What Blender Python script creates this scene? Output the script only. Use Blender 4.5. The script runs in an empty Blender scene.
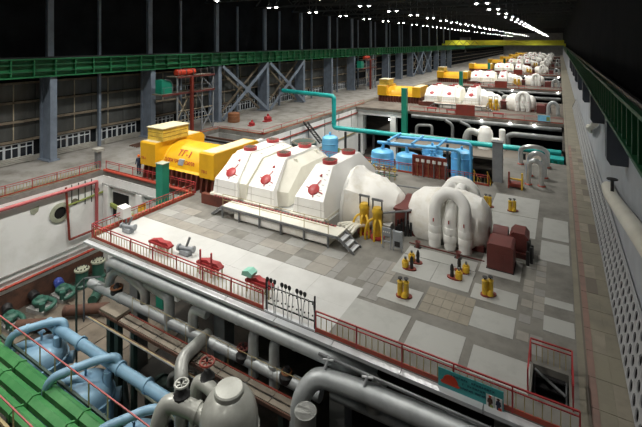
import bpy, math, random
from mathutils import Vector, Matrix, noise
random.seed(7)
PI = math.pi
scene = bpy.context.scene
COL = scene.collection

# ------------------------------------------------------------------ camera, world, exposure
YAW = 0.525
cam_data = bpy.data.cameras.new('camera')
cam = bpy.data.objects.new('camera', cam_data)
COL.objects.link(cam)
cam.location = (0, 0, 12.24)
cam.rotation_euler = (PI / 2, 0, YAW)
cam_data.sensor_width = 36
cam_data.lens = 411.5 * 36 / 642
cam_data.shift_y = (42.1 - 213.5) / 642
cam_data.clip_end = 1500
scene.camera = cam
world = bpy.data.worlds.new('world')
scene.world = world
world.use_nodes = True
world.node_tree.nodes['Background'].inputs[0].default_value = (0.55, 0.65, 0.75, 1)
world.node_tree.nodes['Background'].inputs[1].default_value = 0.012
scene.view_settings.view_transform = 'Standard'
scene.view_settings.look = 'None'
scene.view_settings.gamma = 1
scene.view_settings.use_curve_mapping = False
scene.view_settings.exposure = 0.28
LAMP_WATT = 6600.0
# lamps nearest the camera burn weaker: the front end of this hall is dim
NEAR = {(0, 0): 0.65, (1, 0): 0.25, (1, 1): 0.9, (2, 0): 0.18, (2, 1): 0.42, (2, 2): 0.48, (2, 3): 0.48}
LAMP_COLOR = (1.0, 0.97, 0.90)
# lamp rows: (x, first y, last y, power factor); 12 m apart like the roof trusses
LAMP_ROWS = [(-38.5, 3.5, 430, 0.62), (-25.0, -4.0, 430, 1.15), (-9.3, 0.5, 430, 0.9)]

# ------------------------------------------------------------------ materials
MATS = {}
def mat(name, c1, c2=None, scale=1.5, rough=0.6, metal=0.0, bump=0.0, lo=0.42, hi=0.68, stretch=None, emit=None, spec=0.5):
    m = bpy.data.materials.new(name)
    m.use_nodes = True
    nt = m.node_tree
    b = nt.nodes['Principled BSDF']
    b.inputs['Roughness'].default_value = rough
    b.inputs['Metallic'].default_value = metal
    b.inputs['Specular IOR Level'].default_value = spec
    b.inputs['Base Color'].default_value = (*c1, 1)
    if emit:
        b.inputs['Emission Color'].default_value = (*emit[0], 1)
        b.inputs['Emission Strength'].default_value = emit[1]
    if c2 is not None or bump:
        tc = nt.nodes.new('ShaderNodeTexCoord')
        mp = nt.nodes.new('ShaderNodeMapping')
        if stretch: mp.inputs['Scale'].default_value = stretch
        nt.links.new(tc.outputs['Object'], mp.inputs['Vector'])
        nz = nt.nodes.new('ShaderNodeTexNoise')
        nz.inputs['Scale'].default_value = scale
        nz.inputs['Detail'].default_value = 6
        nz.inputs['Roughness'].default_value = 0.65
        nt.links.new(mp.outputs[0], nz.inputs['Vector'])
        if c2 is not None:
            rp = nt.nodes.new('ShaderNodeValToRGB')
            rp.color_ramp.elements[0].position = lo
            rp.color_ramp.elements[0].color = (*c1, 1)
            rp.color_ramp.elements[1].position = hi
            rp.color_ramp.elements[1].color = (*c2, 1)
            nt.links.new(nz.outputs['Fac'], rp.inputs[0])
            nt.links.new(rp.outputs[0], b.inputs['Base Color'])
        if bump:
            bp = nt.nodes.new('ShaderNodeBump')
            bp.inputs['Strength'].default_value = bump
            bp.inputs['Distance'].default_value = 0.05
            nt.links.new(nz.outputs['Fac'], bp.inputs['Height'])
            nt.links.new(bp.outputs[0], b.inputs['Normal'])
    MATS[name] = m
    return m

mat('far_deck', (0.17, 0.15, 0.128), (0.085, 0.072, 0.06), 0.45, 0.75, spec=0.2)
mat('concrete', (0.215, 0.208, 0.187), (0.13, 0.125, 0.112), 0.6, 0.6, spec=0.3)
mat('pale_panel', (0.40, 0.405, 0.385), (0.31, 0.31, 0.295), 0.9, 0.5, lo=0.5, hi=0.8)
mat('white_floor', (0.56, 0.565, 0.55), (0.44, 0.44, 0.425), 0.4, 0.45, lo=0.45, hi=0.8)
mat('beige_tile', (0.29, 0.26, 0.205), (0.22, 0.20, 0.16), 1.5, 0.55)
mat('grey_tile', (0.27, 0.265, 0.25), (0.21, 0.205, 0.19), 1.2, 0.55)
mat('pale_tile', (0.34, 0.338, 0.32), (0.28, 0.278, 0.262), 1.2, 0.55)
mat('tan_tile', (0.30, 0.283, 0.25), (0.235, 0.22, 0.195), 1.2, 0.55)
mat('red_tile', (0.27, 0.17, 0.14), (0.20, 0.14, 0.12), 1.0, 0.6)
mat('strip_tile', (0.25, 0.23, 0.175), (0.19, 0.175, 0.14), 0.8, 0.6)
mat('strip_dark', (0.16, 0.14, 0.115), None, 1, 0.6)
mat('aisle_floor', (0.27, 0.262, 0.245), (0.15, 0.138, 0.12), 0.5, 0.75, spec=0.2)
mat('pit_floor', (0.10, 0.085, 0.068), (0.04, 0.036, 0.032), 0.35, 0.75, lo=0.4, hi=0.62)
mat('pit_board', (0.20, 0.165, 0.125), (0.12, 0.10, 0.078), 1.0, 0.7)
mat('white_wall', (0.88, 0.89, 0.88), (0.70, 0.71, 0.68), 0.35, 0.6, lo=0.48, hi=0.8)
mat('grey_wall', (0.42, 0.43, 0.42), (0.30, 0.30, 0.29), 0.5, 0.7)
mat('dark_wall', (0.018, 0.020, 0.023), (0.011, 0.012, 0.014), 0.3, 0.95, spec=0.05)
mat('wall_glass', (0.075, 0.08, 0.078), (0.032, 0.033, 0.032), 0.4, 0.45, stretch=(1, 1, 0.35))
mat('girt_brown', (0.20, 0.165, 0.12), (0.10, 0.085, 0.065), 1.5, 0.8)
mat('batten', (0.40, 0.36, 0.27), (0.23, 0.17, 0.11), 1.2, 0.8)
mat('ceiling', (0.018, 0.02, 0.022), None, 1, 0.95, spec=0.05)
mat('truss', (0.045, 0.05, 0.052), None, 1, 0.8)
mat('column_blue', (0.20, 0.245, 0.31), (0.14, 0.17, 0.22), 0.8, 0.5)
mat('column_dark', (0.055, 0.065, 0.085), None, 1, 0.5)
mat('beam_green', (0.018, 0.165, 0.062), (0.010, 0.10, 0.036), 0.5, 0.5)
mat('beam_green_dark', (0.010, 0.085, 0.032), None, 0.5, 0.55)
mat('gen_yellow', (0.74, 0.41, 0.012), (0.62, 0.33, 0.01), 0.5, 0.38)
mat('crate_yellow', (0.62, 0.43, 0.06), (0.40, 0.27, 0.04), 1.5, 0.6)
mat('crate_top', (0.68, 0.62, 0.42), (0.52, 0.45, 0.28), 1.5, 0.6)
mat('crane_yellow', (0.62, 0.62, 0.03), (0.45, 0.45, 0.03), 0.3, 0.5)
mat('brown_base', (0.14, 0.035, 0.022), (0.075, 0.022, 0.016), 1.2, 0.5)
mat('red_paint', (0.44, 0.038, 0.042), (0.31, 0.03, 0.033), 1.2, 0.42)
mat('rail_red', (0.40, 0.035, 0.04), (0.28, 0.03, 0.03), 1.5, 0.45)
mat('toe_red', (0.38, 0.055, 0.028), (0.24, 0.045, 0.025), 1.5, 0.5)
mat('pink_pipe', (0.50, 0.12, 0.125), (0.38, 0.10, 0.10), 0.8, 0.45)
mat('orange_pipe', (0.46, 0.065, 0.04), (0.34, 0.06, 0.035), 0.8, 0.45)
mat('rail_yellow', (0.46, 0.38, 0.19), (0.36, 0.29, 0.14), 1.2, 0.5)
mat('casing_white', (0.92, 0.92, 0.90), (0.84, 0.84, 0.81), 0.7, 0.35, lo=0.5, hi=0.85)
mat('casing_cream', (0.74, 0.725, 0.64), (0.64, 0.62, 0.54), 0.5, 0.45)
mat('seam_grey', (0.42, 0.41, 0.38), None, 1, 0.6)
mat('insulation_white', (0.93, 0.92, 0.88), (0.68, 0.64, 0.53), 0.8, 0.65, bump=0.6, lo=0.48, hi=0.78)
mat('loop_white', (0.94, 0.94, 0.91), (0.82, 0.81, 0.75), 0.8, 0.55, bump=0.25, lo=0.5, hi=0.8)
mat('grille_dark', (0.20, 0.17, 0.13), (0.07, 0.06, 0.05), 8, 0.6)
mat('oxide_red', (0.165, 0.042, 0.036), (0.11, 0.032, 0.028), 1, 0.45)
mat('rack_red', (0.24, 0.035, 0.02), (0.15, 0.03, 0.02), 1, 0.5)
mat('valve_yellow', (0.75, 0.48, 0.03), (0.55, 0.34, 0.03), 3, 0.45)
mat('dark_metal', (0.035, 0.035, 0.037), None, 1, 0.45, 0.4)
mat('mid_metal', (0.22, 0.23, 0.24), (0.14, 0.145, 0.15), 2, 0.4, 0.4)
mat('panel_grey', (0.30, 0.325, 0.35), (0.24, 0.26, 0.28), 1.5, 0.5)
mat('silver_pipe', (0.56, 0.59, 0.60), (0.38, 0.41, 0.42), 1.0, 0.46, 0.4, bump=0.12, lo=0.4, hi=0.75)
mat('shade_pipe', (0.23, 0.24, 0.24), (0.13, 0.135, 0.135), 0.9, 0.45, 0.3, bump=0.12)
mat('bright_silver', (0.78, 0.80, 0.81), (0.62, 0.64, 0.65), 1.0, 0.28, 0.75, bump=0.1)
mat('dull_pipe', (0.46, 0.47, 0.45), (0.30, 0.305, 0.29), 0.9, 0.42, 0.3, bump=0.12)
mat('vessel_grey', (0.50, 0.51, 0.47), (0.38, 0.385, 0.35), 0.8, 0.35, 0.2, bump=0.08)
mat('fascia_silver', (0.64, 0.66, 0.68), (0.50, 0.52, 0.54), 0.6, 0.4, 0.3)
mat('blue_paint', (0.27, 0.46, 0.62), (0.19, 0.34, 0.48), 0.8, 0.42)
mat('blue_bright', (0.16, 0.50, 0.82), (0.11, 0.40, 0.70), 0.8, 0.42)
mat('duct_green', (0.045, 0.22, 0.065), (0.085, 0.29, 0.10), 0.9, 0.42)
mat('teal_paint', (0.02, 0.42, 0.40), (0.015, 0.33, 0.32), 0.7, 0.4)
mat('teal_post', (0.012, 0.26, 0.17), (0.01, 0.19, 0.13), 0.7, 0.45)
mat('pump_green', (0.035, 0.12, 0.088), (0.02, 0.068, 0.05), 1.5, 0.42)
mat('barrel_top', (0.40, 0.42, 0.32), (0.27, 0.29, 0.22), 2, 0.6)
mat('motor_blue', (0.06, 0.10, 0.42), None, 1, 0.4)
mat('rust', (0.12, 0.055, 0.035), (0.055, 0.03, 0.022), 1.4, 0.75)
mat('drum_brown', (0.30, 0.12, 0.05), (0.18, 0.08, 0.04), 1.2, 0.6)
mat('dark_green_steel', (0.04, 0.075, 0.06), (0.03, 0.045, 0.04), 1, 0.6)
mat('walk_plate', (0.24, 0.205, 0.16), (0.13, 0.11, 0.085), 1.0, 0.7)
mat('lattice', (0.40, 0.41, 0.42), (0.31, 0.32, 0.33), 1.0, 0.6)
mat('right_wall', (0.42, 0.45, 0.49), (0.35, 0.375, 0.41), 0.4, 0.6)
mat('frame_white', (0.62, 0.66, 0.70), None, 1, 0.5)
mat('pane_dark', (0.012, 0.016, 0.024), None, 1, 0.12)
mat('radiator', (0.40, 0.39, 0.35), (0.31, 0.30, 0.27), 1, 0.5)
mat('banner_teal', (0.055, 0.36, 0.36), (0.045, 0.31, 0.32), 1.5, 0.5)
mat('paper_white', (0.75, 0.75, 0.73), None, 1, 0.6)
mat('banner_ink', (0.02, 0.05, 0.10), None, 1, 0.6)
mat('helmet_red', (0.55, 0.05, 0.02), None, 1, 0.4)
mat('poster_blue', (0.20, 0.55, 0.80), (0.30, 0.66, 0.86), 1.0, 0.5)
mat('cloth_navy', (0.020, 0.030, 0.065), (0.03, 0.045, 0.085), 4, 0.85)
mat('skin', (0.55, 0.32, 0.23), None, 1, 0.6)
mat('helmet_orange', (0.85, 0.18, 0.03), None, 1, 0.35)
mat('boot_black', (0.015, 0.015, 0.015), None, 1, 0.5)
mat('wire_white', (0.75, 0.76, 0.76), None, 1, 0.5)
mat('mint', (0.28, 0.62, 0.50), None, 1, 0.5)
mat('lamp_glow', (1, 1, 1), None, 1, 0.5, emit=((1, 0.97, 0.9), 40))
mat('lamp_shell', (0.25, 0.26, 0.27), None, 1, 0.4, 0.5)
mat('sign_yellow', (0.85, 0.50, 0.03), None, 1, 0.5)
mat('hole_black', (0.006, 0.006, 0.006), None, 1, 0.9)
mat('moss_green', (0.32, 0.38, 0.10), (0.20, 0.25, 0.07), 1.5, 0.6)

# ------------------------------------------------------------------ mesh builder
class MB:
    def __init__(s): s.v = []; s.f = []
    def add(s, vs, fs):
        o = len(s.v); s.v += [tuple(p) for p in vs]
        s.f += [tuple(i + o for i in q) for q in fs]
        return s
    def hexa(s, p):   # 8 points: bottom ring 0-3 (ccw from above), top ring 4-7
        return s.add(p, [(3, 2, 1, 0), (4, 5, 6, 7), (0, 1, 5, 4), (1, 2, 6, 5), (2, 3, 7, 6), (3, 0, 4, 7)])
    def box(s, x0, x1, y0, y1, z0, z1):
        return s.hexa([(x0, y0, z0), (x1, y0, z0), (x1, y1, z0), (x0, y1, z0), (x0, y0, z1), (x1, y0, z1), (x1, y1, z1), (x0, y1, z1)])
    def bar(s, a, b, w, h=None):
        a = Vector(a); b = Vector(b); h = w if h is None else h
        d = (b - a).normalized()
        up = Vector((0, 0, 1)) if abs(d.z) < 0.95 else Vector((0, 1, 0))
        r = d.cross(up).normalized(); u = r.cross(d).normalized()
        r = r * (w / 2); u = u * (h / 2)
        p = [a - r - u, a + r - u, b + r - u, b - r - u, a - r + u, a + r + u, b + r + u, b - r + u]
        return s.hexa(p)
    def rings(s, rings, caps=True, closed=False):
        n = len(rings[0]); vs = [p for r in rings for p in r]; fs = []
        m = len(rings)
        for i in range(m if closed else m - 1):
            for j in range(n):
                k = (j + 1) % n; i2 = (i + 1) % m
                fs.append((i * n + j, i * n + k, i2 * n + k, i2 * n + j))
        if caps and not closed:
            fs.append(tuple(range(n - 1, -1, -1))); fs.append(tuple((m - 1) * n + j for j in range(n)))
        return s.add(vs, fs)
    def cyl(s, a, b, r0, r1=None, n=14):
        r1 = r0 if r1 is None else r1
        return s.tube([a, b], [r0, r1], n)
    def tube(s, path, r, n=12, bend=0.0, seg=6, closed=False):
        pts = [Vector(p) for p in path]
        if bend and len(pts) > 2:
            out = [pts[0]]
            for i in range(1, len(pts) - 1):
                a, p, c = pts[i - 1], pts[i], pts[i + 1]
                d1 = (a - p); d2 = (c - p)
                t = min(bend, d1.length * 0.49, d2.length * 0.49)
                q0 = p + d1.normalized() * t; q1 = p + d2.normalized() * t
                for k in range(seg + 1):
                    u = k / seg
                    out.append(q0 * (1 - u) ** 2 + p * 2 * u * (1 - u) + q1 * u ** 2)
            out.append(pts[-1]); pts = out
        rs = r if isinstance(r, (list, tuple)) else [r] * len(pts)
        if len(rs) != len(pts): rs = [rs[0]] * len(pts)
        rings = []; prev = None
        for i, p in enumerate(pts):
            if closed: d = (pts[(i + 1) % len(pts)] - pts[i - 1]).normalized()
            elif i == 0: d = (pts[1] - pts[0]).normalized()
            elif i == len(pts) - 1: d = (pts[-1] - pts[-2]).normalized()
            else: d = (pts[i + 1] - pts[i - 1]).normalized()
            if prev is None:
                up = Vector((0, 0, 1)) if abs(d.z) < 0.9 else Vector((1, 0, 0))
                x = d.cross(up).normalized()
            else:
                x = (prev - d * prev.dot(d)).normalized()
            prev = x; y = d.cross(x)
            rings.append([p + (x * math.cos(2 * PI * j / n) + y * math.sin(2 * PI * j / n)) * rs[i] for j in range(n)])
        return s.rings(rings, closed=closed)
    def lathe(s, prof, c=(0, 0, 0), axis='z', n=20, fn=None, caps=True):
        rings = []
        for r, h in prof:
            ring = []
            for j in range(n):
                a = 2 * PI * j / n
                if axis == 'z': p = (c[0] + r * math.cos(a), c[1] + r * math.sin(a), c[2] + h)
                elif axis == 'x': p = (c[0] + h, c[1] + r * math.cos(a), c[2] + r * math.sin(a))
                else: p = (c[0] + r * math.sin(a), c[1] + h, c[2] + r * math.cos(a))
                ring.append(fn(p) if fn else p)
            rings.append(ring)
        return s.rings(rings, caps)
    def torus(s, c, R, r, axis='z', n=20, m=8):
        c = Vector(c); path = []
        for i in range(n):
            a = 2 * PI * i / n
            d = {'z': (math.cos(a), math.sin(a), 0), 'y': (math.cos(a), 0, math.sin(a)), 'x': (0, math.cos(a), math.sin(a))}[axis]
            path.append(c + Vector(d) * R)
        return s.tube(path, r, m, closed=True)
    def prism(s, poly, axis, a, b):   # poly is 2-D; axis x: (y,z), y: (x,z), z: (x,y)
        def P(u, v, w): return {'x': (w, u, v), 'y': (u, w, v), 'z': (u, v, w)}[axis]
        n = len(poly)
        vs = [P(u, v, a) for u, v in poly] + [P(u, v, b) for u, v in poly]
        fs = [(j, (j + 1) % n, n + (j + 1) % n, n + j) for j in range(n)]
        fs += [tuple(range(n - 1, -1, -1)), tuple(range(n, 2 * n))]
        return s.add(vs, fs)
    def sphere(s, c, r, n=14, m=8, sz=1.0):
        prof = [(max(0.01, r * math.sin(PI * i / m)), -r * sz * math.cos(PI * i / m)) for i in range(m + 1)]
        return s.lathe(prof, c, 'z', n)
    def mesh(s, name, m):
        me = bpy.data.meshes.new(name)
        me.from_pydata(s.v, [], s.f)
        import bmesh
        bm = bmesh.new(); bm.from_mesh(me)
        bmesh.ops.recalc_face_normals(bm, faces=bm.faces)
        bm.to_mesh(me); bm.free()
        me.materials.append(MATS[m])
        for p in me.polygons: p.use_smooth = True
        me.set_sharp_from_angle(angle=math.radians(38))
        return me
    def build(s, name, m, parent=None, local=False):
        # vertices are given in world metres; each object gets its own origin (parts: at their thing's origin)
        if parent is not None:
            o0 = Vector((0, 0, 0)) if local else acc(parent); loc = Vector((0, 0, 0))
        else:
            xs, ys, zs = zip(*s.v)
            o0 = Vector(((min(xs) + max(xs)) / 2, (min(ys) + max(ys)) / 2, min(zs))); loc = o0
        if o0.length > 0:
            s.v = [(x - o0.x, y - o0.y, z - o0.z) for x, y, z in s.v]
        o = bpy.data.objects.new(name, s.mesh(name, m))
        COL.objects.link(o)
        if parent is not None: o.parent = parent
        o.location = loc
        return o

def acc(p):
    v = Vector((0, 0, 0))
    while p is not None:
        v = v + p.location; p = p.parent
    return v
def tag(o, label, cat, group=None, kind=None):
    if label: o['label'] = label
    if cat: o['category'] = cat
    if group: o['group'] = group
    if kind: o['kind'] = kind
    return o
def thing(name, label, cat, loc=(0, 0, 0), group=None, rz=0):
    o = bpy.data.objects.new(name, None)
    COL.objects.link(o)
    o.empty_display_size = 0.3
    o.location = loc; o.rotation_euler = (0, 0, rz)
    return tag(o, label, cat, group)
def struct(name, mb, m, parent=None):
    o = mb.build(name, m, parent)
    if parent is None: o['kind'] = 'structure'
    return o
def copy_tree(o, parent=None, skip=()):
    c = o.copy(); COL.objects.link(c)
    if parent is not None: c.parent = parent
    for ch in KIDS.get(o.name, ()):
        if ch.name.split('.')[0] in skip: continue
        copy_tree(ch, c, skip)
    return c
KIDS = {}
def inst(name, me, parent, loc, rot=(0, 0, 0)):
    o = bpy.data.objects.new(name, me); COL.objects.link(o)
    o.parent = parent; o.location = Vector(loc) - acc(parent); o.rotation_euler = rot
    return o
def text(body, size, m, parent, loc, rot, name='lettering', depth=0.012, align='CENTER'):
    cu = bpy.data.curves.new(name, 'FONT')
    cu.body = body; cu.size = size; cu.extrude = depth; cu.align_x = align; cu.align_y = 'CENTER'
    cu.resolution_u = 3
    t = bpy.data.objects.new(name + '_tmp', cu); COL.objects.link(t)
    dg = bpy.context.evaluated_depsgraph_get()
    me = bpy.data.meshes.new_from_object(t.evaluated_get(dg))
    bpy.data.objects.remove(t); bpy.data.curves.remove(cu)
    me.materials.clear(); me.materials.append(MATS[m])
    o = bpy.data.objects.new(name, me); COL.objects.link(o)
    o.parent = parent; o.location = Vector(loc) - acc(parent); o.rotation_euler = rot
    return o
ORD = ['nearest', 'second', 'third', 'fourth', 'fifth', 'sixth', 'seventh', 'eighth']
OFF = [0, 56, 104, 156, 208, 260, 312, 364]

# ================================================================== THE SETTING
PITZ = -9.2
WALLX = -47.5
END = 440
floor = struct('floor', MB().box(WALLX - 0.5, 3, -8, END, PITZ - 0.3, PITZ), 'pit_floor')
# timber and steel sheets lying on the pit floor
k = 0
for i in range(5):
    for j in range(3):
        x0 = -35.6 + i * 2.3 + 0.2 * (j % 2); y0 = 14.2 + j * 2.3
        if random.random() < 0.12: continue
        MB().box(x0, x0 + 2.22, y0, y0 + 2.2, PITZ + 0.002, PITZ + 0.04 + 0.02 * random.random()).build('floor_board', 'pit_board', floor)
# ---- turbine decks (operating floor, z = 0)
def deck_slab(name, rects, m='concrete', z0=-0.45):
    mb = MB()
    for r in rects: mb.box(r[0], r[1], r[2], r[3], z0, 0)
    return struct(name, mb, m)
deck = deck_slab('floor_deck_nearest', [(-25.45, -0.86, 14.9, 37.5), (-0.86, 0.3, 17.62, 37.5), (-0.86, 0.3, 14.9, 16.1), (0.3, 0.6, 14.9, 47.6),
                                        (-5.0, 0.3, 37.5, 47.6), (-37.7, -25.45, 23.6, 33.0)])
strip = struct('floor_side_aisle', MB().box(0.6, 2.86, -6, END, -0.45, -0.01), 'strip_tile')
aisle = deck_slab('floor_left_aisle', [(WALLX, -41.5, -6, END), (-41.5, -37.7, -6, 33.0), (-41.5, -33.5, 43.0, 76.0), (-41.5, -34.0, 76.0, END)], 'aisle_floor')
for a_ in ((-34.7, -33.55, 43.05, 75.9), (-42.9, -41.55, 33.0, 43.0), (-42.0, -33.6, 43.05, 44.0), (-38.9, -37.75, 2.0, 23.5), (-35.2, -34.05, 76.1, 300)):
    MB().box(a_[0], a_[1], a_[2], a_[3], 0.001, 0.07).build('edge_kerb', 'girt_brown', aisle)
decks = []
for u in range(1, 8):
    oy = OFF[u]
    nxt = OFF[u + 1] if u < 7 else OFF[u] + 52
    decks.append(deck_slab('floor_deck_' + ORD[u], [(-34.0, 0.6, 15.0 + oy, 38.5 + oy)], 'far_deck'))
# pale access panels and tile patches on the nearest deck, each a slab of its own
def tile(x0, x1, y0, y1, m, parent=deck, name='floor_panel', z=0.0, h=0.02):
    return MB().box(x0, x1, y0, y1, z + 0.001, z + h).build(name, m, parent)
PANELS = [(-9.9, -5.70, 16.10, 17.88), (-7.62, -5.72, 18.46, 19.88), (-7.78, -5.75, 20.92, 23.0), (-5.73, -3.85, 20.95, 23.02), (-3.71, -1.70, 20.68, 22.02), (-3.40, -1.66, 18.58, 20.08),
          (-5.45, -3.34, 15.95, 17.75), (-3.0, -0.94, 15.92, 17.5), (-0.60, 0.56, 21.85, 22.46), (-0.60, 0.56, 19.85, 20.95), (-3.75, -1.74, 23.2, 25.4),
          (-4.4, -1.3, 28.7, 32.0), (-4.4, -1.3, 32.05, 36.0), (-7.75, -3.9, 23.06, 24.1), (-0.95, 0.5, 26.2, 28.8), (-0.95, 0.5, 29.2, 32.6)]
for p in PANELS: tile(*p, 'pale_panel', h=0.018 + 0.006 * random.random())
x = -25.2
while x < -10.5:
    w = 2.4
    tile(x, x + w - 0.008, 15.05, 16.95, 'white_floor'); tile(x, x + w - 0.008, 16.958, 18.7, 'white_floor')
    x += w
cols = ['grey_tile', 'tan_tile', 'grey_tile', 'pale_tile', 'tan_tile', 'grey_tile']
for i in range(11):
    for j in range(3):
        if random.random() < 0.12: continue
        x0 = -24.9 + i * 1.3; y0 = 18.75 + j * 0.9
        tile(x0, x0 + 1.28, y0, y0 + 0.88, random.choice(cols), name='floor_tile', h=0.012)
for i in range(5):
    for j in range(3):
        x0 = -5.6 + i * 0.44; y0 = 18.5 + j * 0.7
        tile(x0, x0 + 0.42, y0, y0 + 0.68, 'beige_tile', name='floor_tile', h=0.012)
for i in range(6):
    for j in range(3):
        x0 = -10.6 + i * 0.52; y0 = 18.1 + j * 1.25
        if random.random() < 0.3: continue
        tile(x0, x0 + 0.5, y0, y0 + 1.22, random.choice(['grey_tile', 'tan_tile', 'grey_tile']), name='floor_tile', h=0.012)
for i in range(2):
    for j in range(14):
        x0 = -1.55 + i * 0.5; y0 = 18.1 + j * 0.62
        if random.random() < 0.25: continue
        tile(x0, x0 + 0.45, y0, y0 + 0.6, random.choice(['tan_tile', 'grey_tile']), name='floor_tile', h=0.01)
# side aisle: red border band and rows of stone tiles
for j in range(30):
    y0 = 12.0 + j * 1.5
    tile(0.92, 1.15, y0, y0 + 1.47, 'red_tile', strip, 'border_tile', -0.01, 0.012)
    for i in range(2):
        m = 'strip_dark' if random.random() < 0.10 else ('strip_tile' if random.random() < 0.75 else 'beige_tile')
        tile(1.17 + i * 0.475, 1.635 + i * 0.475, y0, y0 + 1.46, m, strip, 'floor_tile', -0.01, 0.012)
MB().box(0.84, 0.90, 10, 120, -0.008, 0.004).build('expansion_joint', 'strip_dark', strip)

# ---- pit walls
wp = struct('wall_pit_left', MB().box(-38.3, -37.7, -6, 23.6, PITZ, -0.451), 'white_wall')
MB().box(-37.7, -37.58, -6, 23.58, -7.55, PITZ + 0.01).build('red_dado', 'rust', wp)
MB().lathe([(0.50, 0), (0.78, 0.0), (0.86, 0.12), (0.66, 0.17), (0.50, 0.17)], (-37.7, 19.6, -2.6), 'x', 20, caps=False).build('hole_collar', 'barrel_top', wp)
MB().cyl((-37.69, 19.6, -2.6), (-37.66, 19.6, -2.6), 0.55, n=18).build('hole', 'hole_black', wp)
for y, z in ((20.9, -2.1), (22.9, -1.7)):
    MB().cyl((-37.7, y, z), (-37.62, y, z), 0.28, n=14).build('sleeve', 'grille_dark', wp)
MB().prism([(17.3, -1.55), (18.0, -1.45), (17.9, -1.9), (17.6, -2.1), (17.35, -1.95)], 'x', -37.7, -37.66).build('patch', 'barrel_top', wp)
for z in (-6.15, -6.6):
    MB().bar((-37.6, -4, z), (-37.6, 23.5, z), 0.07).build('wall_conduit', 'grey_wall', wp)
for y in (20.6, 21.2, 21.8, 22.4):
    MB().bar((-37.6, y, -0.46), (-37.6, y, -2.1 - 0.5 * (y > 21.5)), 0.06).build('wall_conduit', 'dark_green_steel', wp)
MB().bar((-37.6, 20.3, -2.2), (-37.6, 23.5, -2.0), 0.12).build('wall_conduit', 'moss_green', wp)
wb = struct('wall_pit_back', MB().box(-37.7, -25.46, 23.85, 24.2, PITZ, -0.46), 'white_wall')
MB().box(-37.69, -25.5, 23.5, 23.84, -1.15, -0.455).build('edge_beam', 'white_wall', wb)
MB().box(-37.69, -25.5, 23.45, 23.84, -1.3, -1.16).build('beam_flange', 'grey_wall', wb)
for x in (-37.4, -32.6, -28.0):
    MB().box(x, x + 0.75, 23.4, 23.84, PITZ, -1.31).build('pillar', 'white_wall', wb)
for x0, x1, z0, z1 in ((-36.5, -34.2, -4.2, -1.9), (-31.5, -28.2, -5.4, -3.8)):
    MB().box(x0, x1, 23.80, 23.846, z0, z1).build('opening', 'hole_black', wb)
MB().bar((-37.2, 23.7, -3.0), (-28, 23.7, -4.3), 0.22, 0.3).build('brace_beam', 'moss_green', wb)
wr = struct('wall_aisle_back', MB().box(-34.1, -33.5, 40.2, 76.0, PITZ, -0.451), 'white_wall')
struct('wall_hole_back', MB().box(-41.5, -34.1, 42.9, 43.0, PITZ, -0.46), 'grey_wall')
struct('wall_hole_left', MB().box(-41.6, -41.5, 33.0, 43.0, PITZ, -0.46), 'grey_wall')
for j, y in enumerate((44, 49, 54, 59, 64, 69)):
    MB().bar((-33.45, y, -0.5), (-33.45, y, -3.5), 0.10).build('wall_pilaster', 'grey_wall', wr)
for z, a, b in ((-1.25, 40.3, 75.5), (-4.8, 52, 75.5)):
    MB().bar((-33.4, a, z), (-33.4, b, z), 0.12, 0.16).build('wall_rail', 'toe_red' if z > -2 else 'rail_yellow', wr)
MB().box(-33.5, -33.44, 51.3, 52.6, -4.2, -2.2).build('blue_door', 'blue_paint', wr)
# deck supports of the far units: white pillars and beams under their left ends
for u in range(1, 8):
    oy = OFF[u]; d = decks[u - 1]
    for x in (-33.6, -27.0):
        MB().box(x, x + 1.1, 16.0 + oy, 17.0 + oy, PITZ, -0.46).build('pillar', 'white_wall', d)
    MB().box(-34, -24.0, 15.6 + oy, 16.3 + oy, -1.5, -0.46).build('edge_beam', 'white_wall', d)
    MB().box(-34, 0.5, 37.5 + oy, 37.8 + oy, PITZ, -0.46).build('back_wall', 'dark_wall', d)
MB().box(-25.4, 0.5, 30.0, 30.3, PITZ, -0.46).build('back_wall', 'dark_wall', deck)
for x in (-24.6, -17, -9.5, -2.2):
    MB().box(x, x + 0.8, 17.2, 18.0, PITZ, -0.46).build('pillar', 'grey_wall', deck)

# ---- left outer wall with girts, panels, windows
wl = struct('wall_left', MB().box(WALLX - 0.5, WALLX, -8, END, 0, 21), 'dark_wall')
COLY = [22.27 + 12 * i for i in range(-2, 30)]
panel_me = MB().box(0, 0.06, 0.03, 1.97, 0.05, 1.85).mesh('wall_panel', 'wall_glass')
bat_me = MB().box(0, 0.10, -0.05, 0.05, 0, 1.9).mesh('batten', 'batten')
for i in range(45):
    y = 10.27 + 2 * i
    for r in range(3):
        if random.random() < 0.97: inst('wall_panel', panel_me, wl, (WALLX, y, 2.35 + 1.95 * r))
        if i % 3 and random.random() < 0.75 and i < 26: inst('batten', bat_me, wl, (WALLX, y, 2.35 + 1.95 * r))
for r in range(4):
    MB().box(WALLX, WALLX + 0.32, 6, END, 2.12 + 1.95 * r, 2.34 + 1.95 * r).build('girt', 'girt_brown', wl)
MB().box(WALLX, WALLX + 0.25, 6, END, 0, 0.5).build('window_parapet', 'radiator', wl)
wfr = MB()
for a, b, c, d in ((0, 0.09, 0, 1.5), (1.36, 1.45, 0, 1.5), (0.68, 0.77, 0, 1.5)): wfr.box(0, 0.14, a, b, c, d)
for z in (0, 1.02, 1.41): wfr.box(0.01, 0.13, 0.09, 1.36, z, z + 0.09)
wfr_me = wfr.mesh('window_frame', 'frame_white')
pane_me = MB().box(0.02, 0.06, 0.09, 0.68, 0.09, 1.41).mesh('pane', 'pane_dark')
n = 0
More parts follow.
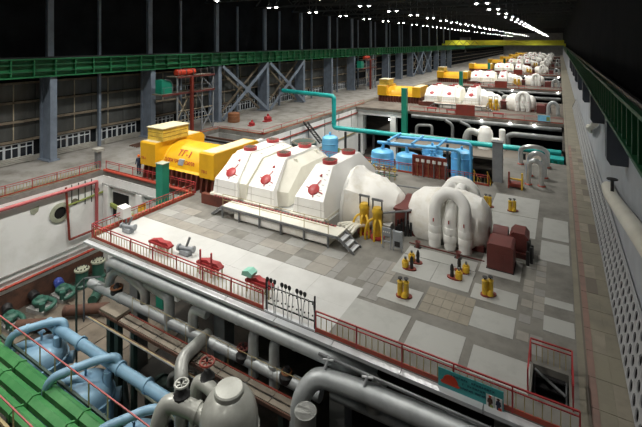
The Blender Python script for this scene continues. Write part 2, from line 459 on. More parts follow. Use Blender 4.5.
for i in range(-2, 14):
    for j in range(4):
        n += 1
        y = 22.27 + 6 * i + 0.55 + j * 1.32
        o = bpy.data.objects.new('window_%d' % n, wfr_me); COL.objects.link(o)
        o.location = (WALLX, y, 0.5); o.scale = (1, 0.88, 1); o['kind'] = 'structure'
        inst('pane', pane_me, o, (WALLX, y, 0.5)); p2 = inst('pane', pane_me, o, (WALLX, y, 0.5)); p2.location = (0, 0.68, 0)
for i, y in enumerate((17.4, 23.6, 29.6)):
    t = thing('radiator', 'ribbed tube radiator under the wall windows, %s from the left' % ('first', 'second', 'third')[i], 'radiator', (WALLX + 0.5, y, 0), 'radiators under the windows')
    for k in range(4):
        MB().cyl((WALLX + 0.42, y, 0.12 + 0.17 * k), (WALLX + 0.42, y + 4.4, 0.12 + 0.17 * k), 0.075, n=8).build('tube', 'radiator', t)
    for yy in (y + 0.1, y + 4.2): MB().box(WALLX + 0.3, WALLX + 0.5, yy, yy + 0.1, 0, 0.72).build('bracket', 'radiator', t)
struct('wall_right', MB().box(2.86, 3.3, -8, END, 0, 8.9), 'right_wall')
struct('wall_right_upper', MB().box(2.86, 3.3, -8, END, 8.9, 21), 'dark_wall')  # near-black colour holds the shade above the girder
struct('wall_far_end', MB().box(WALLX, 3, END, END + 0.5, PITZ, 21), 'grey_wall')  # lighter grey stands in for haze at the far end
struct('wall_behind_camera', MB().box(WALLX, 3, -8.5, -8, PITZ, 21), 'dark_wall')
ceil = struct('ceiling', MB().box(WALLX - 0.5, 3, -8, END, 20.8, 21.1), 'ceiling')
for i, y in enumerate([22.27 + 12 * k for k in range(-1, 16)]):
    mb = MB()
    mb.bar((WALLX, y, 18.4), (2.2, y, 18.4), 0.3); mb.bar((WALLX, y, 20.6), (2.2, y, 20.6), 0.3)
    for q in range(12):
        xa = WALLX + q * 4.14
        mb.bar((xa, y, 18.4), (xa + 2.07, y, 20.6), 0.16); mb.bar((xa + 2.07, y, 20.6), (xa + 4.14, y, 18.4), 0.16)
    mb.build('roof_truss', 'truss', ceil)

# ---- steel columns along the left wall
up = MB().box(-0.3, 0.0, -0.28, 0.28, 8.7, 18.3)
base_me = {}
def col_mesh():
    fl = MB().box(-0.22, 0.0, -0.33, 0.33, 0, 8.68).mesh('front_flange', 'column_blue')
    wb_ = MB().box(-1.9, -0.22, -0.10, 0.10, 0, 8.68).mesh('web', 'column_blue')
    bf = MB().box(-2.1, -1.9, -0.33, 0.33, 0, 8.68).mesh('back_flange', 'column_blue')
    upm = MB().box(-1.0, -0.55, -0.3, 0.3, 10.62, 18.2).mesh('upper_shaft', 'column_blue')
    ft = MB().box(-2.15, 0.12, -0.55, 0.55, 0, 0.12).mesh('foot_plate', 'column_blue')
    return [('front_flange', fl), ('web', wb_), ('back_flange', bf), ('upper_shaft', upm), ('foot_plate', ft)]
CM = col_mesh()
WORDS = ['first', 'second', 'third', 'fourth', 'fifth', 'sixth', 'seventh', 'eighth', 'ninth', 'tenth', 'eleventh', 'twelfth', 'thirteenth', 'fourteenth', 'fifteenth', 'sixteenth']
for i in range(16):
    y = 22.85 + 12 * i
    t = thing('steel_column', 'blue-grey steel wall column under the green crane girder, %s from the left edge' % WORDS[i], 'column', (-45.0, y, 0), 'main wall columns')
    for nme, me in CM: inst(nme, me, t, (-45.0, y, 0))
post_me = MB().box(-0.16, 0.16, -0.14, 0.14, 0, 18.2).mesh('wall_post', 'column_blue')
for i in range(10):
    y = 22.85 + 6 + 12 * i
    o = bpy.data.objects.new('wall_post', post_me); COL.objects.link(o); o.location = (-46.9, y, 0)
    tag(o, 'slender intermediate wall post between main columns, %s from the left edge' % WORDS[i], 'post', 'slender wall posts')
# ---- crane girders
def girder(x0, x1, label, m, y0, y1, face, z0=8.7, z1=10.6, step=2.0, ny=90):
    t = thing('crane_girder', label, 'girder', ((x0 + x1) / 2, y0, z0))
    MB().box((x0 + x1) / 2 - 0.05, (x0 + x1) / 2 + 0.05, y0, y1, z0 + 0.12, z1 - 0.12).build('web', m, t)
    MB().box(x0, x1, y0, y1, z1 - 0.12, z1).build('top_flange', m, t)
    MB().box(x0, x1, y0, y1, z0, z0 + 0.12).build('bottom_flange', m, t)
    MB().box((x0 + x1) / 2 - 0.06, (x0 + x1) / 2 + 0.06, y0, y1, z1 + 0.0, z1 + 0.16).build('rail', 'dark_metal', t)
    me = MB().box(x0 + 0.05 - x0, x1 - 0.05 - x0, -0.05, 0.05, 0.12, z1 - z0 - 0.12).mesh('stiffener', m)
    for j in range(ny):
        if y0 + 1 + j * step > y1: break
        inst('stiffener', me, t, (x0, y0 + 1 + j * step, z0))
    return t
gl = girder(-45.7, -44.8, 'long green crane girder resting on the left wall columns', 'beam_green', -4, END - 4, 1)
for z in (9.25, 9.95): MB().box(-45.2, -44.85, -4, 200, z, z + 0.07).build('long_rib', 'beam_green_dark', gl)
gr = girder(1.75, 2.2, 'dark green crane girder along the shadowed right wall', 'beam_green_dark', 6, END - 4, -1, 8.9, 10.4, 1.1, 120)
br_me = MB().prism([(0.06, 0.0), (0.06, 2.6), (-0.8, 2.6), (-0.8, 0.25), (-0.65, 0.0)], 'y', -0.45, 0.45).mesh('girder_bracket', 'column_dark')
for i in range(8):
    o = bpy.data.objects.new('girder_bracket', br_me); COL.objects.link(o); o.location = (2.79, 24.7 + 12 * i, 6.28)
    tag(o, 'dark blue steel bracket under the right crane girder, %s from the camera' % WORDS[i], 'bracket', 'right wall girder brackets')
# ---- pierced lattice screen on the right wall
lt = thing('lattice_screen', 'pale pierced block screen leaning against the right wall', 'screen', (2.4, 14, 0))
TILT = math.atan2(0.64, 1.52)
def ring_block(sy=0.64, sz=0.40, d=0.05, n=12):
    mb = MB(); outer = []; inner = []
    for j in range(n):
        a = 2 * PI * j / n + PI / n
        c, q = math.cos(a), math.sin(a)
        k_ = 1 / max(abs(c), abs(q))
        outer.append((c * k_ * sy / 2, q * k_ * sz / 2)); inner.append((c * sy * 0.36, q * sz * 0.36))
    vs = []
    for xx in (0, -d):
        vs += [(xx, a + 0.5 * b, b) for a, b in outer]; vs += [(xx, a + 0.5 * b, b) for a, b in inner]
    fs = []
    for j in range(n):
        k2 = (j + 1) % n
        fs.append((2 * n + j, 2 * n + k2, 3 * n + k2, 3 * n + j)); fs.append((j, n + j, n + k2, k2))
        fs.append((n + j, 3 * n + j, 3 * n + k2, n + k2)); fs.append((j, k2, 2 * n + k2, 2 * n + j))
    return mb.add(vs, fs)
blk = ring_block().mesh('lattice_block', 'lattice')
def lat(r): return (2.12 + 0.41 * (r + 0.5) * math.sin(TILT), 0.03 + 0.41 * (r + 0.5) * math.cos(TILT))
for i in range(74):
    for r in range(4):
        xx, zz = lat(r)
        inst('lattice_block', blk, lt, (xx, 12.0 + 0.65 * i + 0.20 * r, zz), (0, TILT, 0))
far = MB(); tmp = ring_block()
for i in range(74, 120):
    for r in range(4):
        xx, zz = lat(r)
        far.add([(xx + a * math.cos(TILT) + c * math.sin(TILT), b + 12.0 + 0.65 * i + 0.20 * r, zz - a * math.sin(TILT) + c * math.cos(TILT)) for a, b, c in tmp.v], tmp.f)
fo = far.build('lattice_blocks', 'lattice', lt); fo['kind'] = 'stuff'
MB().prism([(2.74, 1.50), (2.80, 1.50), (2.80, 1.62), (2.74, 1.62)], 'y', 11, 92).build('coping', 'lattice', lt)
MB().prism([(2.16, 0.0), (2.24, 0.0), (2.80, 1.48), (2.77, 1.48)], 'y', 11, 92).build('hole_shade_sheet', 'hole_black', lt)  # black sheet put in so the pierced holes look dark

# ================================================================== LAMPS
def lamp_mesh():
    sh = MB().lathe([(0.10, 0.55), (0.16, 0.45), (0.42, 0.06), (0.46, 0.0), (0.43, 0.0), (0.36, 0.08), (0.1, 0.38)], (0, 0, 0), 'z', 14, caps=False).mesh('shade', 'lamp_shell')
    ln = MB().sphere((0, 0, 0.10), 0.22, 10, 6).mesh('bulb', 'lamp_glow')
    st = MB().cyl((0, 0, 0.5), (0, 0, 3.2), 0.03, n=6).mesh('hanger', 'lamp_shell')
    return sh, ln, st
LM = lamp_mesh()
for ri, (lx, ya, yb, pf) in enumerate(LAMP_ROWS):
    y = ya; n = 0
    while y < yb:
        for dx in ((-0.7, 0.7) if y > 40 else (0.0,)):
            row = ('left', 'middle', 'right')[ri]; first = (4, 6, 6)[ri]
            if n < first: lab = '%s high bay lamp, %s place of the %s roof row above the picture' % ('single' if dx == 0 else 'left' if dx < 0 else 'right', WORDS[n], row)
            else: lab = '%s lamp of the %s lit pair in the %s roof row' % ('left' if dx < 0 else 'right', (WORDS + ['last but one'] * 30)[n - first] if n - first < 16 else 'far ' + WORDS[(n - first - 16) % 16], row)
            t = thing('high_bay_lamp', lab, 'lamp', (lx + dx, y, 17.6), 'high bay lamps, %s row' % row)
            for nm, me in zip(('shade', 'bulb', 'hanger'), LM): inst(nm, me, t, (lx + dx, y, 17.6))
        ld = bpy.data.lights.new('lamp_light', 'SPOT')
        ld.energy = LAMP_WATT * pf * NEAR.get((ri, n), 1.0); ld.spot_size = math.radians(146 if ri and y < 20 else 120); ld.spot_blend = 0.8
        ld.shadow_soft_size = 0.5; ld.color = LAMP_COLOR
        lo = bpy.data.objects.new('lamp_light', ld); COL.objects.link(lo)
        lo.location = (0, 0, -0.35); lo.parent = t
        y += 12 if y < 200 else 24; n += 1

# ================================================================== TURBINE SET (unit one, then copied down the hall)
AX = 26.9
UNIT = []      # (root, label for copies, group, last unit that gets a copy)
def reg(root, far_label, group, last=7): UNIT.append((root, far_label, group, last)); root['group'] = group; return root

# ---- generator
g = thing('turbine_generator', 'yellow generator with red lettering on a brown base, in the nearest turbine row', 'generator', (-28.2, AX, 0))
arc = [(24.25, 1.25)] + [(AX + 2.45 * math.cos(a), 0.62 + 2.45 * math.sin(a)) for a in [PI - 0.30 - (PI - 0.60) * k / 18 for k in range(19)]] + [(29.55, 1.25)]
MB().prism(arc, 'x', -30.8, -25.2).build('stator', 'gen_yellow', g)
for x0, x1 in ((-32.75, -30.75), (-25.35, -23.75)):
    hb = MB(); y0, y1, z0, z1 = 24.0, 29.8, 1.25, 3.3
    hb.prism([(y0, z0), (y1, z0), (y1, z1 - 0.35), (y1 - 0.35, z1), (y0 + 0.1, z1), (y0, z1 - 0.1)], 'x', x0, x1)
    h = hb.build('end_housing', 'gen_yellow', g)
    MB().box(x0 + 0.12, x1 - 0.12, y0 + 0.25, y1 - 0.6, z1, z1 + 0.03).build('cover_plate', 'crate_top', h)
for xx in (-30.5, -25.5):
    MB().tube([(xx, AX + 2.47 * math.cos(a), 0.62 + 2.47 * math.sin(a)) for a in [PI - 0.32 - (PI - 0.64) * k / 18 for k in range(19)]], 0.03, 6).build('seam', 'gen_yellow', g)
MB().box(-32.7, -23.8, 24.45, 29.4, 0, 1.24).build('base', 'brown_base', g)
for k in range(15):
    xx = -32.5 + k * 0.6
    MB().prism([(24.0, 0), (24.44, 0), (24.44, 1.24), (24.2, 1.24)], 'x', xx, xx + 0.14).build('base_rib', 'brown_base', g)
MB().hexa([(-28.6, 24.60, 1.62), (-28.0, 24.60, 1.62), (-28.0, 24.75, 1.62), (-28.6, 24.75, 1.62), (-28.6, 24.75, 2.08), (-28.0, 24.75, 2.08), (-28.0, 24.95, 2.08), (-28.6, 24.95, 2.08)]).build('nameplate', 'panel_grey', g)
# lettering follows the slope of the shell
text('ТГ-1', 0.85, 'red_paint', g, (-28.35, 25.18, 2.46), (math.radians(45), 0, 0))
text('ЭЛЕКТРО', 0.42, 'red_paint', g, (-29.45, 24.74, 1.84), (math.radians(61), 0, 0))
text('СИЛА', 0.42, 'red_paint', g, (-27.3, 24.74, 1.84), (math.radians(61), 0, 0))
text('ТВ-1', 0.32, 'red_paint', g, (-32.3, 23.99, 1.85), (PI / 2, 0, 0))
text('ТВ-2', 0.32, 'red_paint', g, (-24.8, 23.99, 1.75), (PI / 2, 0, 0))
reg(g, 'yellow generator with boxed ends in the {o} turbine row from the front', 'turbine generators')
# crates standing on the end housing (unit one and two)
cr = thing('slatted_crate', 'yellow slatted crate with a pale lid on the near generator', 'crate', (-31.7, 26.4, 3.33))
for lv in range(3):
    z = 3.34 + 0.37 * lv
    for (a, b, c, d) in ((-32.6, -30.55, 24.65, 24.71), (-32.6, -30.55, 27.49, 27.55)):
        MB().box(a, b, c, d, z, z + 0.32).build('slat', 'crate_yellow', cr)
    for (a, b, c, d) in ((-32.6, -32.54, 24.72, 27.48), (-30.61, -30.55, 24.72, 27.48)):
        MB().box(a, b, c, d, z, z + 0.32).build('slat', 'crate_yellow', cr)
MB().box(-32.5, -30.65, 24.75, 27.45, 3.34, 4.43).build('inner_box', 'brown_base', cr)
MB().box(-32.68, -30.47, 24.57, 27.63, 4.45, 4.53).build('lid', 'crate_top', cr)
reg(cr, 'yellow slatted crate on the generator of the {o} turbine row', 'generator crates', 2)

# ---- three low pressure casings
ring_me = MB().lathe([(0.44, 0), (0.52, 0), (0.54, 0.24), (0.40, 0.24), (0.40, 0.16)], n=20, caps=False).mesh('hatch_ring', 'red_paint')
gril = MB()
for k in range(5): gril.box(-0.38, 0.38, -0.33 + 0.15 * k, -0.27 + 0.15 * k, 0.22, 0.27)
gril.cyl((0, 0, 0.02), (0, 0, 0.225), 0.39, n=18)
gril_me = gril.mesh('hatch_grille', 'grille_dark')
def casing(cx, word, lab):
    t = thing('low_pressure_casing', lab, 'turbine casing', (cx, AX, 0.8))
    def sec(z, hw0, hw1, dy):
        return [(cx - hw0, AX - dy, z), (cx + hw1, AX - dy, z), (cx + hw1, AX + dy, z), (cx - hw0, AX + dy, z)]
    rows = [sec(0.85, 1.35, 1.10, 4.2), sec(2.05, 1.12, 1.02, 4.2), sec(3.72, 0.70, 0.62, 2.2)]
    MB().rings(rows).build('hood', 'casing_white', t)
    # faceted flanks: the exhaust body continues to the side, stepping down
    def flank(x0, x1, k0, k1, nm):
        def prof(x, k): return [(x, AX - 4.15 * k, 0.86), (x, AX - 4.15 * k, 0.86 + 1.15 * k), (x, AX - 2.15 * k, 0.86 + 2.82 * k), (x, AX + 2.15 * k, 0.86 + 2.82 * k), (x, AX + 4.15 * k, 0.86 + 1.15 * k), (x, AX + 4.15 * k, 0.86)]
        MB().rings([prof(x0, k0), prof(x1, k1)]).build(nm, 'casing_cream', t)
    if word == 'first':
        flank(cx + 0.5, cx + 1.62, 0.985, 0.93, 'side_shell'); flank(cx - 1.5, cx - 0.5, 0.85, 0.985, 'side_shell')
    if word == 'second':
        flank(cx - 1.62, cx - 0.5, 0.88, 0.985, 'side_shell'); flank(cx + 0.5, cx + 1.75, 0.985, 0.82, 'side_shell')
    if word != 'third':
        for y in (-1.47, 1.47): MB().box(cx + 0.9, cx + 1.2, AX + y - 0.06, AX + y + 0.06, 3.2, 3.62).build('lifting_lug', 'casing_cream', t)
    MB().box(cx - 1.5, cx + 1.12, AX - 4.35, AX + 4.35, 0.82, 0.96).build('base_flange', 'casing_cream', t)
    for s_ in (-1, 1):
        inst('hatch_ring', ring_me, t, (cx, AX + 1.47 * s_, 3.72)); inst('hatch_grille', gril_me, t, (cx, AX + 1.47 * s_, 3.72))
    # sloping face details: normal of the slope
    e1 = Vector((0, 2.0, 1.67)).normalized(); nrm = Vector((0, -1.67, 2.0)).normalized()
    def on(u, v, h=0.0): return Vector((cx + u, AX - 4.2, 2.05)) + e1 * v + nrm * h
    c0 = on(-0.02, 0.72, 0.0)
    MB().tube([c0, c0 + nrm * 0.06, c0 + nrm * 0.09], [0.40, 0.40, 0.36], 18).build('manhole_cover', 'red_paint', t)
    for a in (-0.25, 1.25, 3.0, 5.0):
        d = Vector((1, 0, 0)) * math.cos(a) + e1 * math.sin(a)
        MB().bar(c0 + d * 0.3 + nrm * 0.06, c0 + d * (0.78 if a in (-0.25, 1.25) else 0.58) + nrm * 0.06, 0.055, 0.04).build('clamp_arm', 'red_paint', t)
    MB().bar(on(0.05, 1.85, 0.04), on(0.16, 1.72, 0.04), 0.10, 0.05).build('marker', 'red_paint', t)
    MB().bar(on(0.0, 1.72, 0.04), on(0.12, 1.90, 0.04), 0.06, 0.05).build('marker', 'red_paint', t)
    for v in (0.35, 0.75, 1.15, 1.55, 1.95, 2.3):
        MB().bar(on(0.38, v, 0.012), on(0.66 - 0.12 * v / 2, v, 0.012), 0.03, 0.02).build('rung', 'seam_grey', t)
    for u in (-0.9, 0.85): MB().bar((cx + u, AX - 4.21, 1.0), (cx + u, AX - 4.21, 2.0), 0.025, 0.015).build('seam', 'seam_grey', t)
    MB().bar((cx - 1.2, AX - 4.21, 1.5), (cx + 1.1, AX - 4.21, 1.5), 0.02, 0.02).build('seam', 'seam_grey', t)
    return reg(t, 'white sloped hood casing of the {o} turbine row, %s from its generator' % word, 'low pressure casings')
casing(-21.2, 'first', 'white sloped turbine hood beside the near yellow generator')
casing(-17.95, 'second', 'white sloped turbine hood in the middle of the nearest three')
casing(-14.0, 'third', 'white sloped turbine hood next to the lumpy insulated casing of the nearest row')
pl = thing('casing_plinth', 'pale concrete plinth under the three nearest turbine hoods', 'plinth', (-17.6, AX, 0))
MB().box(-23.0, -12.75, AX - 4.0, AX + 4.4, 0, 0.81).build('block', 'white_floor', pl)
MB().box(-23.6, -19.9, AX - 4.35, AX - 4.01, 0, 0.75).build('end_block', 'brown_base', pl)
reg(pl, 'pale plinth under the hoods of the {o} turbine row', 'turbine plinths')

# ---- walkway in front of the hoods
w = thing('service_walkway', 'raised pale walkway with posts and steps along the nearest turbine hoods', 'walkway', (-15.7, 21.9, 0))
MB().box(-20.4, -11.3, 21.35, 22.62, 0.74, 0.82).build('deck_plate', 'casing_cream', w)
MB().box(-20.4, -11.3, 21.30, 21.36, 0.68, 0.84).build('edge_beam', 'mid_metal', w)
for x in (-20.3, -18.8, -17.06, -15.34, -13.6, -11.9): MB().box(x - 0.05, x + 0.05, 21.32, 21.42, 0, 0.74).build('post', 'mid_metal', w)
sk = [(21.6, 0.02), (21.46, 0.15), (21.44, 0.4), (21.48, 0.6), (21.6, 0.72), (22.5, 0.72), (22.5, 0.02)]
MB().prism(sk, 'x', -19.3, -12.0).build('rounded_skirt', 'insulation_white', w)
for k in range(80):
    x0 = -22.2 + k * 0.13
    if x0 > -12: break
    MB().box(x0, x0 + 0.10, 22.44, 22.56, 0.82, 0.88).build('edge_grate', 'oxide_red' if k % 2 else 'pink_pipe', w)
for x in (-20.3, -17.06, -15.34, -13.6, -11.9): MB().cyl((x, 21.4, 0.82), (x, 21.4, 1.65), 0.022, n=6).build('rail_post', 'rail_yellow', w)
for z in (1.25, 1.65): MB().cyl((-20.3, 21.4, z), (-11.9, 21.4, z), 0.018, n=6).build('hand_rail', 'rail_yellow', w)
for k in range(3):
    MB().box(-11.25 + 0.33 * k, -10.95 + 0.33 * k, 21.4, 22.4, 0.56 - 0.22 * k, 0.61 - 0.22 * k).build('step', 'fascia_silver', w)
    MB().box(-20.75 - 0.3 * k, -20.47 - 0.3 * k, 21.4, 22.1, 0.56 - 0.22 * k, 0.61 - 0.22 * k).build('step', 'fascia_silver', w)
for yy in (21.42, 22.38):
    MB().bar((-11.3, yy, 0.75), (-10.2, yy, 0.02), 0.06, 0.14).build('stringer', 'mid_metal', w)
    MB().bar((-20.4, min(yy, 22.1), 0.75), (-21.4, min(yy, 22.1), 0.02), 0.06, 0.14).build('stringer', 'mid_metal', w)
reg(w, 'raised walkway in front of the hoods of the {o} turbine row', 'hood walkways', 3)

# ---- intermediate pressure casing: lumpy white insulation
def lump(amp, fr, seed):
    def fn(p):
        v = Vector(p); d = noise.noise(v * fr + Vector((seed, 0, 0))) * amp + noise.noise(v * fr * 2.3 + Vector((0, seed, 0))) * amp * 0.5
        c = Vector((p[0], AX, 0.9)); q = v - c
        return c + q * (1 + d / max(0.5, q.length))
    return fn
ip = thing('intermediate_pressure_casing', 'lumpy white insulated turbine casing tapering away from the nearest hoods', 'turbine casing', (-11.3, AX, 0))
MB().lathe([(1.7, -1.5), (2.4, -1.42), (2.6, -1.1), (2.5, -0.8), (2.3, -0.5), (2.15, -0.1), (2.1, 0.4), (1.85, 0.9), (1.75, 1.3), (1.5, 1.65), (1.3, 1.95), (0.8, 2.1)], (-11.3, AX, 0.75), 'x', 30, lump(0.28, 0.9, 3)).build('insulated_shell', 'insulation_white', ip)
MB().lathe([(2.45, 0), (2.55, 0.05), (2.55, 0.22), (2.45, 0.27)], (-12.75, AX, 0.75), 'x', 26).build('flange', 'casing_white', ip)
MB().box(-12.7, -9.4, AX - 1.9, AX + 1.9, 0, 0.45).build('base', 'white_floor', ip)
reg(ip, 'lumpy white tapering casing in the {o} turbine row from the front', 'insulated casings')
pd = thing('bearing_pedestal', 'dark red bearing pedestal between the two nearest insulated casings', 'pedestal', (-8.75, AX, 0))
MB().box(-9.25, -8.25, AX - 1.3, AX + 1.5, 0.0, 1.35).build('body', 'oxide_red', pd)
MB().box(-9.35, -8.15, AX - 1.4, AX + 1.6, 1.36, 1.48).build('lid', 'oxide_red', pd)
for k in range(4): MB().cyl((-9.0 + 0.22 * k, AX - 1.45, 0.1), (-9.0 + 0.22 * k, AX - 1.45, 0.8 + 0.1 * (k % 2)), 0.06, n=8).build('pipe_stub', 'dark_metal', pd)
reg(pd, 'dark red bearing pedestal in the {o} turbine row', 'bearing pedestals', 3)

# ---- high pressure casing with looped steam pipes
hp = thing('high_pressure_casing', 'white insulated drum casing with arched steam pipes, nearest in the hall', 'turbine casing', (-6.0, AX, 0))
MB().lathe([(0.9, -2.5), (1.45, -2.25), (1.75, -1.7), (1.85, -0.8), (1.85, 0.4), (1.8, 1.3), (1.6, 1.95), (1.2, 2.35), (0.7, 2.45)], (-6.05, AX, 0.9), 'x', 28, lump(0.22, 0.8, 9)).build('insulated_shell', 'insulation_white', hp)
MB().box(-8.1, -3.8, AX - 1.5, AX + 1.5, 0, 0.3).build('base', 'oxide_red', hp)
def loop(y, x0, x1, zt, r, nm='steam_loop', z0=0.0, lean=0.0):
    path = [(x0, y, z0), (x0, y, 1.5)]
    for k in range(0, 13):
        a = PI - PI * k / 12
        path.append(((x0 + x1) / 2 + (x1 - x0) / 2 * math.cos(a), y + lean * math.sin(a), zt - r - 0.95 + 0.95 * math.sin(a)))
    path += [(x1, y, 1.5), (x1, y, z0)]
    o = MB().tube(path, r, 16).build(nm, 'loop_white', hp)
    for xx in (x0, x1):
        for zz, rr in ((0.2, r * 0.86), (0.62, r * 1.12), (1.08, r * 1.10)):
            if z0 < 0.3: MB().lathe([(rr * 0.95, -0.2), (rr, -0.12), (rr, 0.12), (rr * 0.95, 0.2)], (xx, y, zz), 'z', 16).build('collar', 'loop_white', o)
        MB().box(xx - 0.03, xx + 0.03, y - r - 0.03, y - r + 0.02, 1.55, 1.75).build('tag_plate', 'red_paint', o)
loop(24.95, -6.5, -4.75, 3.52, 0.36, lean=0.3)
loop(29.2, -6.7, -4.9, 3.12, 0.36, lean=-0.2)
for y, s_ in ((25.0, 1), (29.1, -1)):
    o = MB().tube([(-5.62, y, 0), (-5.62, y, 1.7), (-5.62, y + 0.15 * s_, 2.15), (-5.62, y + 0.8 * s_, 2.6), (-5.62, y + 1.6 * s_, 2.5)], 0.33, 16, bend=0.3).build('steam_branch', 'loop_white', hp)
    for zz, rr in ((0.2, 0.30), (0.62, 0.40), (1.08, 0.38)): MB().lathe([(rr * 0.95, -0.2), (rr, -0.12), (rr, 0.12), (rr * 0.95, 0.2)], (-5.62, y, zz), 'z', 16).build('collar', 'loop_white', o)
    MB().box(-5.65, -5.59, y - 0.38, y - 0.33, 1.55, 1.75).build('tag_plate', 'red_paint', o)
MB().tube([(-6.3, 25.6, 2.6), (-6.2, 26.9, 2.85), (-6.3, 28.4, 2.5)], 0.36, 14, bend=0.8).build('cross_pipe', 'loop_white', hp)
MB().box(-7.9, -3.6, 24.35, 24.41, 0.02, 0.06).build('floor_kerb', 'oxide_red', hp)
reg(hp, 'white drum casing with arched pipes in the {o} turbine row', 'drum casings with arched pipes')

# ---- dark red cabinet and pump set beside it
cb = thing('steel_cabinet', 'dark red box cabinet on the deck right of the nearest drum casing', 'cabinet', (-2.75, 24.5, 0))
MB().prism([(-3.4, 0.04), (-2.1, 0.04), (-2.1, 1.28), (-2.22, 1.38), (-3.28, 1.38), (-3.4, 1.28)], 'y', 23.78, 25.2).build('body', 'oxide_red', cb)
MB().box(-3.44, -2.06, 23.74, 25.24, 0, 0.05).build('skirt', 'dark_metal', cb)
MB().box(-3.0, -2.5, 23.76, 23.78, 0.5, 0.9).build('door_panel', 'oxide_red', cb)
reg(cb, 'dark red cabinet beside the drum casing of the {o} turbine row', 'dark red cabinets', 4)
pm = thing('oil_pump', 'dark red motor pump set behind the dark red cabinet on the deck', 'pump', (-2.6, 26.4, 0))
MB().box(-3.5, -1.5, 25.75, 27.2, 0, 0.3).build('base', 'oxide_red', pm)
MB().cyl((-3.4, 26.4, 0.85), (-2.6, 26.4, 0.85), 0.52, n=16).build('pump_body', 'oxide_red', pm)
MB().prism([(-2.5, 0.3), (-1.5, 0.3), (-1.5, 1.1), (-1.7, 1.35), (-2.3, 1.35), (-2.5, 1.1)], 'y', 25.9, 27.1).build('motor', 'oxide_red', pm)
for k in range(5):
    MB().cyl((-1.5 + 0.16 * (k % 2), 25.2 + 0.3 * k, 0.0), (-1.5 + 0.16 * (k % 2), 25.2 + 0.3 * k, 0.75 + 0.15 * (k % 3)), 0.09, n=8).build('valve_stem', 'dark_metal', pm)
reg(pm, 'dark red pump set right of the drum casing in the {o} turbine row', 'oil pumps', 3)

# ---- yellow hydraulic servos in front of the tapering casing
for i, (x, y) in enumerate(((-10.85, 24.3), (-9.85, 24.05))):
    t = thing('hydraulic_servo', 'yellow hydraulic servo with bent pipes, %s of the nearest pair' % ('left' if i == 0 else 'right'), 'servo', (x, y, 0))
    MB().cyl((x, y, 0), (x, y, 0.12), 0.45, n=16).build('base_ring', 'red_paint', t)
    MB().lathe([(0.2, 0.12), (0.22, 0.6), (0.30, 0.7), (0.30, 1.5), (0.34, 1.55), (0.34, 1.7), (0.25, 1.9)], (x, y, 0), 'z', 14).build('cylinder', 'valve_yellow', t)
    for dx in (-0.3, 0.3): MB().bar((x + dx, y, 1.5), (x + dx, y, 2.35), 0.07).build('yoke_leg', 'dark_metal', t)
    MB().bar((x - 0.36, y, 2.36), (x + 0.36, y, 2.36), 0.12).build('yoke_head', 'mid_metal', t)
    for dx in (-0.45, 0.0, 0.42):
        MB().tube([(x + dx * 0.3, y - 0.1, 1.25), (x + dx, y - 0.45, 1.1), (x + dx * 1.3, y - 0.55, 0.5), (x + dx * 1.3, y - 0.55, 0)], 0.075, 8, bend=0.3).build('bent_pipe', 'valve_yellow', t)
    reg(t, 'yellow hydraulic servo, %s of the pair in the {o} turbine row' % ('left' if i == 0 else 'right'), 'hydraulic servos', 4)
# ---- grey instrument stand
st = thing('instrument_stand', 'grey steel instrument stand with panels in front of the yellow servos', 'instrument stand', (-8.5, 23.1, 0))
for x in (-9.12, -8.62, -8.45, -7.95): MB().bar((x, 23.1, 0), (x, 23.1, 1.2), 0.07).build('leg', 'panel_grey', st)
for z in (0.4, 0.75): MB().bar((-9.12, 23.1, z), (-8.62, 23.1, z), 0.06).build('cross_bar', 'panel_grey', st)
MB().box(-9.14, -8.60, 23.02, 23.1, 0.80, 1.24).build('gauge_panel', 'panel_grey', st)
MB().box(-8.47, -7.9, 23.0, 23.2, 0.22, 1.15).build('door_panel', 'panel_grey', st)
MB().box(-8.35, -8.02, 22.98, 23.0, 0.3, 0.6).build('vent', 'dark_metal', st)
for k in range(4):
    MB().cyl((-9.03 + 0.12 * k, 23.01, 1.0), (-9.03 + 0.12 * k, 23.0, 1.0), 0.045, n=10).build('gauge', 'paper_white', st)
ap = thing('access_platform', 'grey railed access platform between the servos and the dark red pedestal', 'platform', (-9.0, 24.6, 0))
for a, b in (((-9.6, 24.2), (-8.4, 25.2)), ((-8.4, 25.2), (-8.0, 25.9)),):
    MB().bar((*a, 1.55), (*b, 1.55), 0.16, 0.08).build('top_plate', 'mid_metal', ap)
for x, y in ((-9.6, 24.2), (-8.4, 25.2), (-8.0, 25.8)):
    MB().bar((x, y, 0), (x, y, 1.55), 0.09).build('post', 'mid_metal', ap)
for k in range(6): MB().cyl((-8.9 + 0.16 * k, 24.9 + 0.08 * k, 0), (-8.9 + 0.16 * k, 24.9 + 0.08 * k, 0.6 + 0.12 * (k % 3)), 0.07, n=8).build('valve_stem', 'dark_metal', ap)
hose = thing('cable_bundle', 'bundle of pale wrapped pipes lying by the walkway steps', 'pipes', (-11.6, 23.2, 0))
for k in range(5):
    MB().tube([(-11.9 + 0.22 * k, 22.75, 0.9 - 0.1 * k), (-11.75 + 0.2 * k, 23.4, 0.75), (-11.5 + 0.2 * k, 24.3, 0.5), (-11.3 + 0.15 * k, 24.9, 0.45)], 0.11, 8, bend=0.3).build('wrapped_pipe', 'casing_cream', hose)

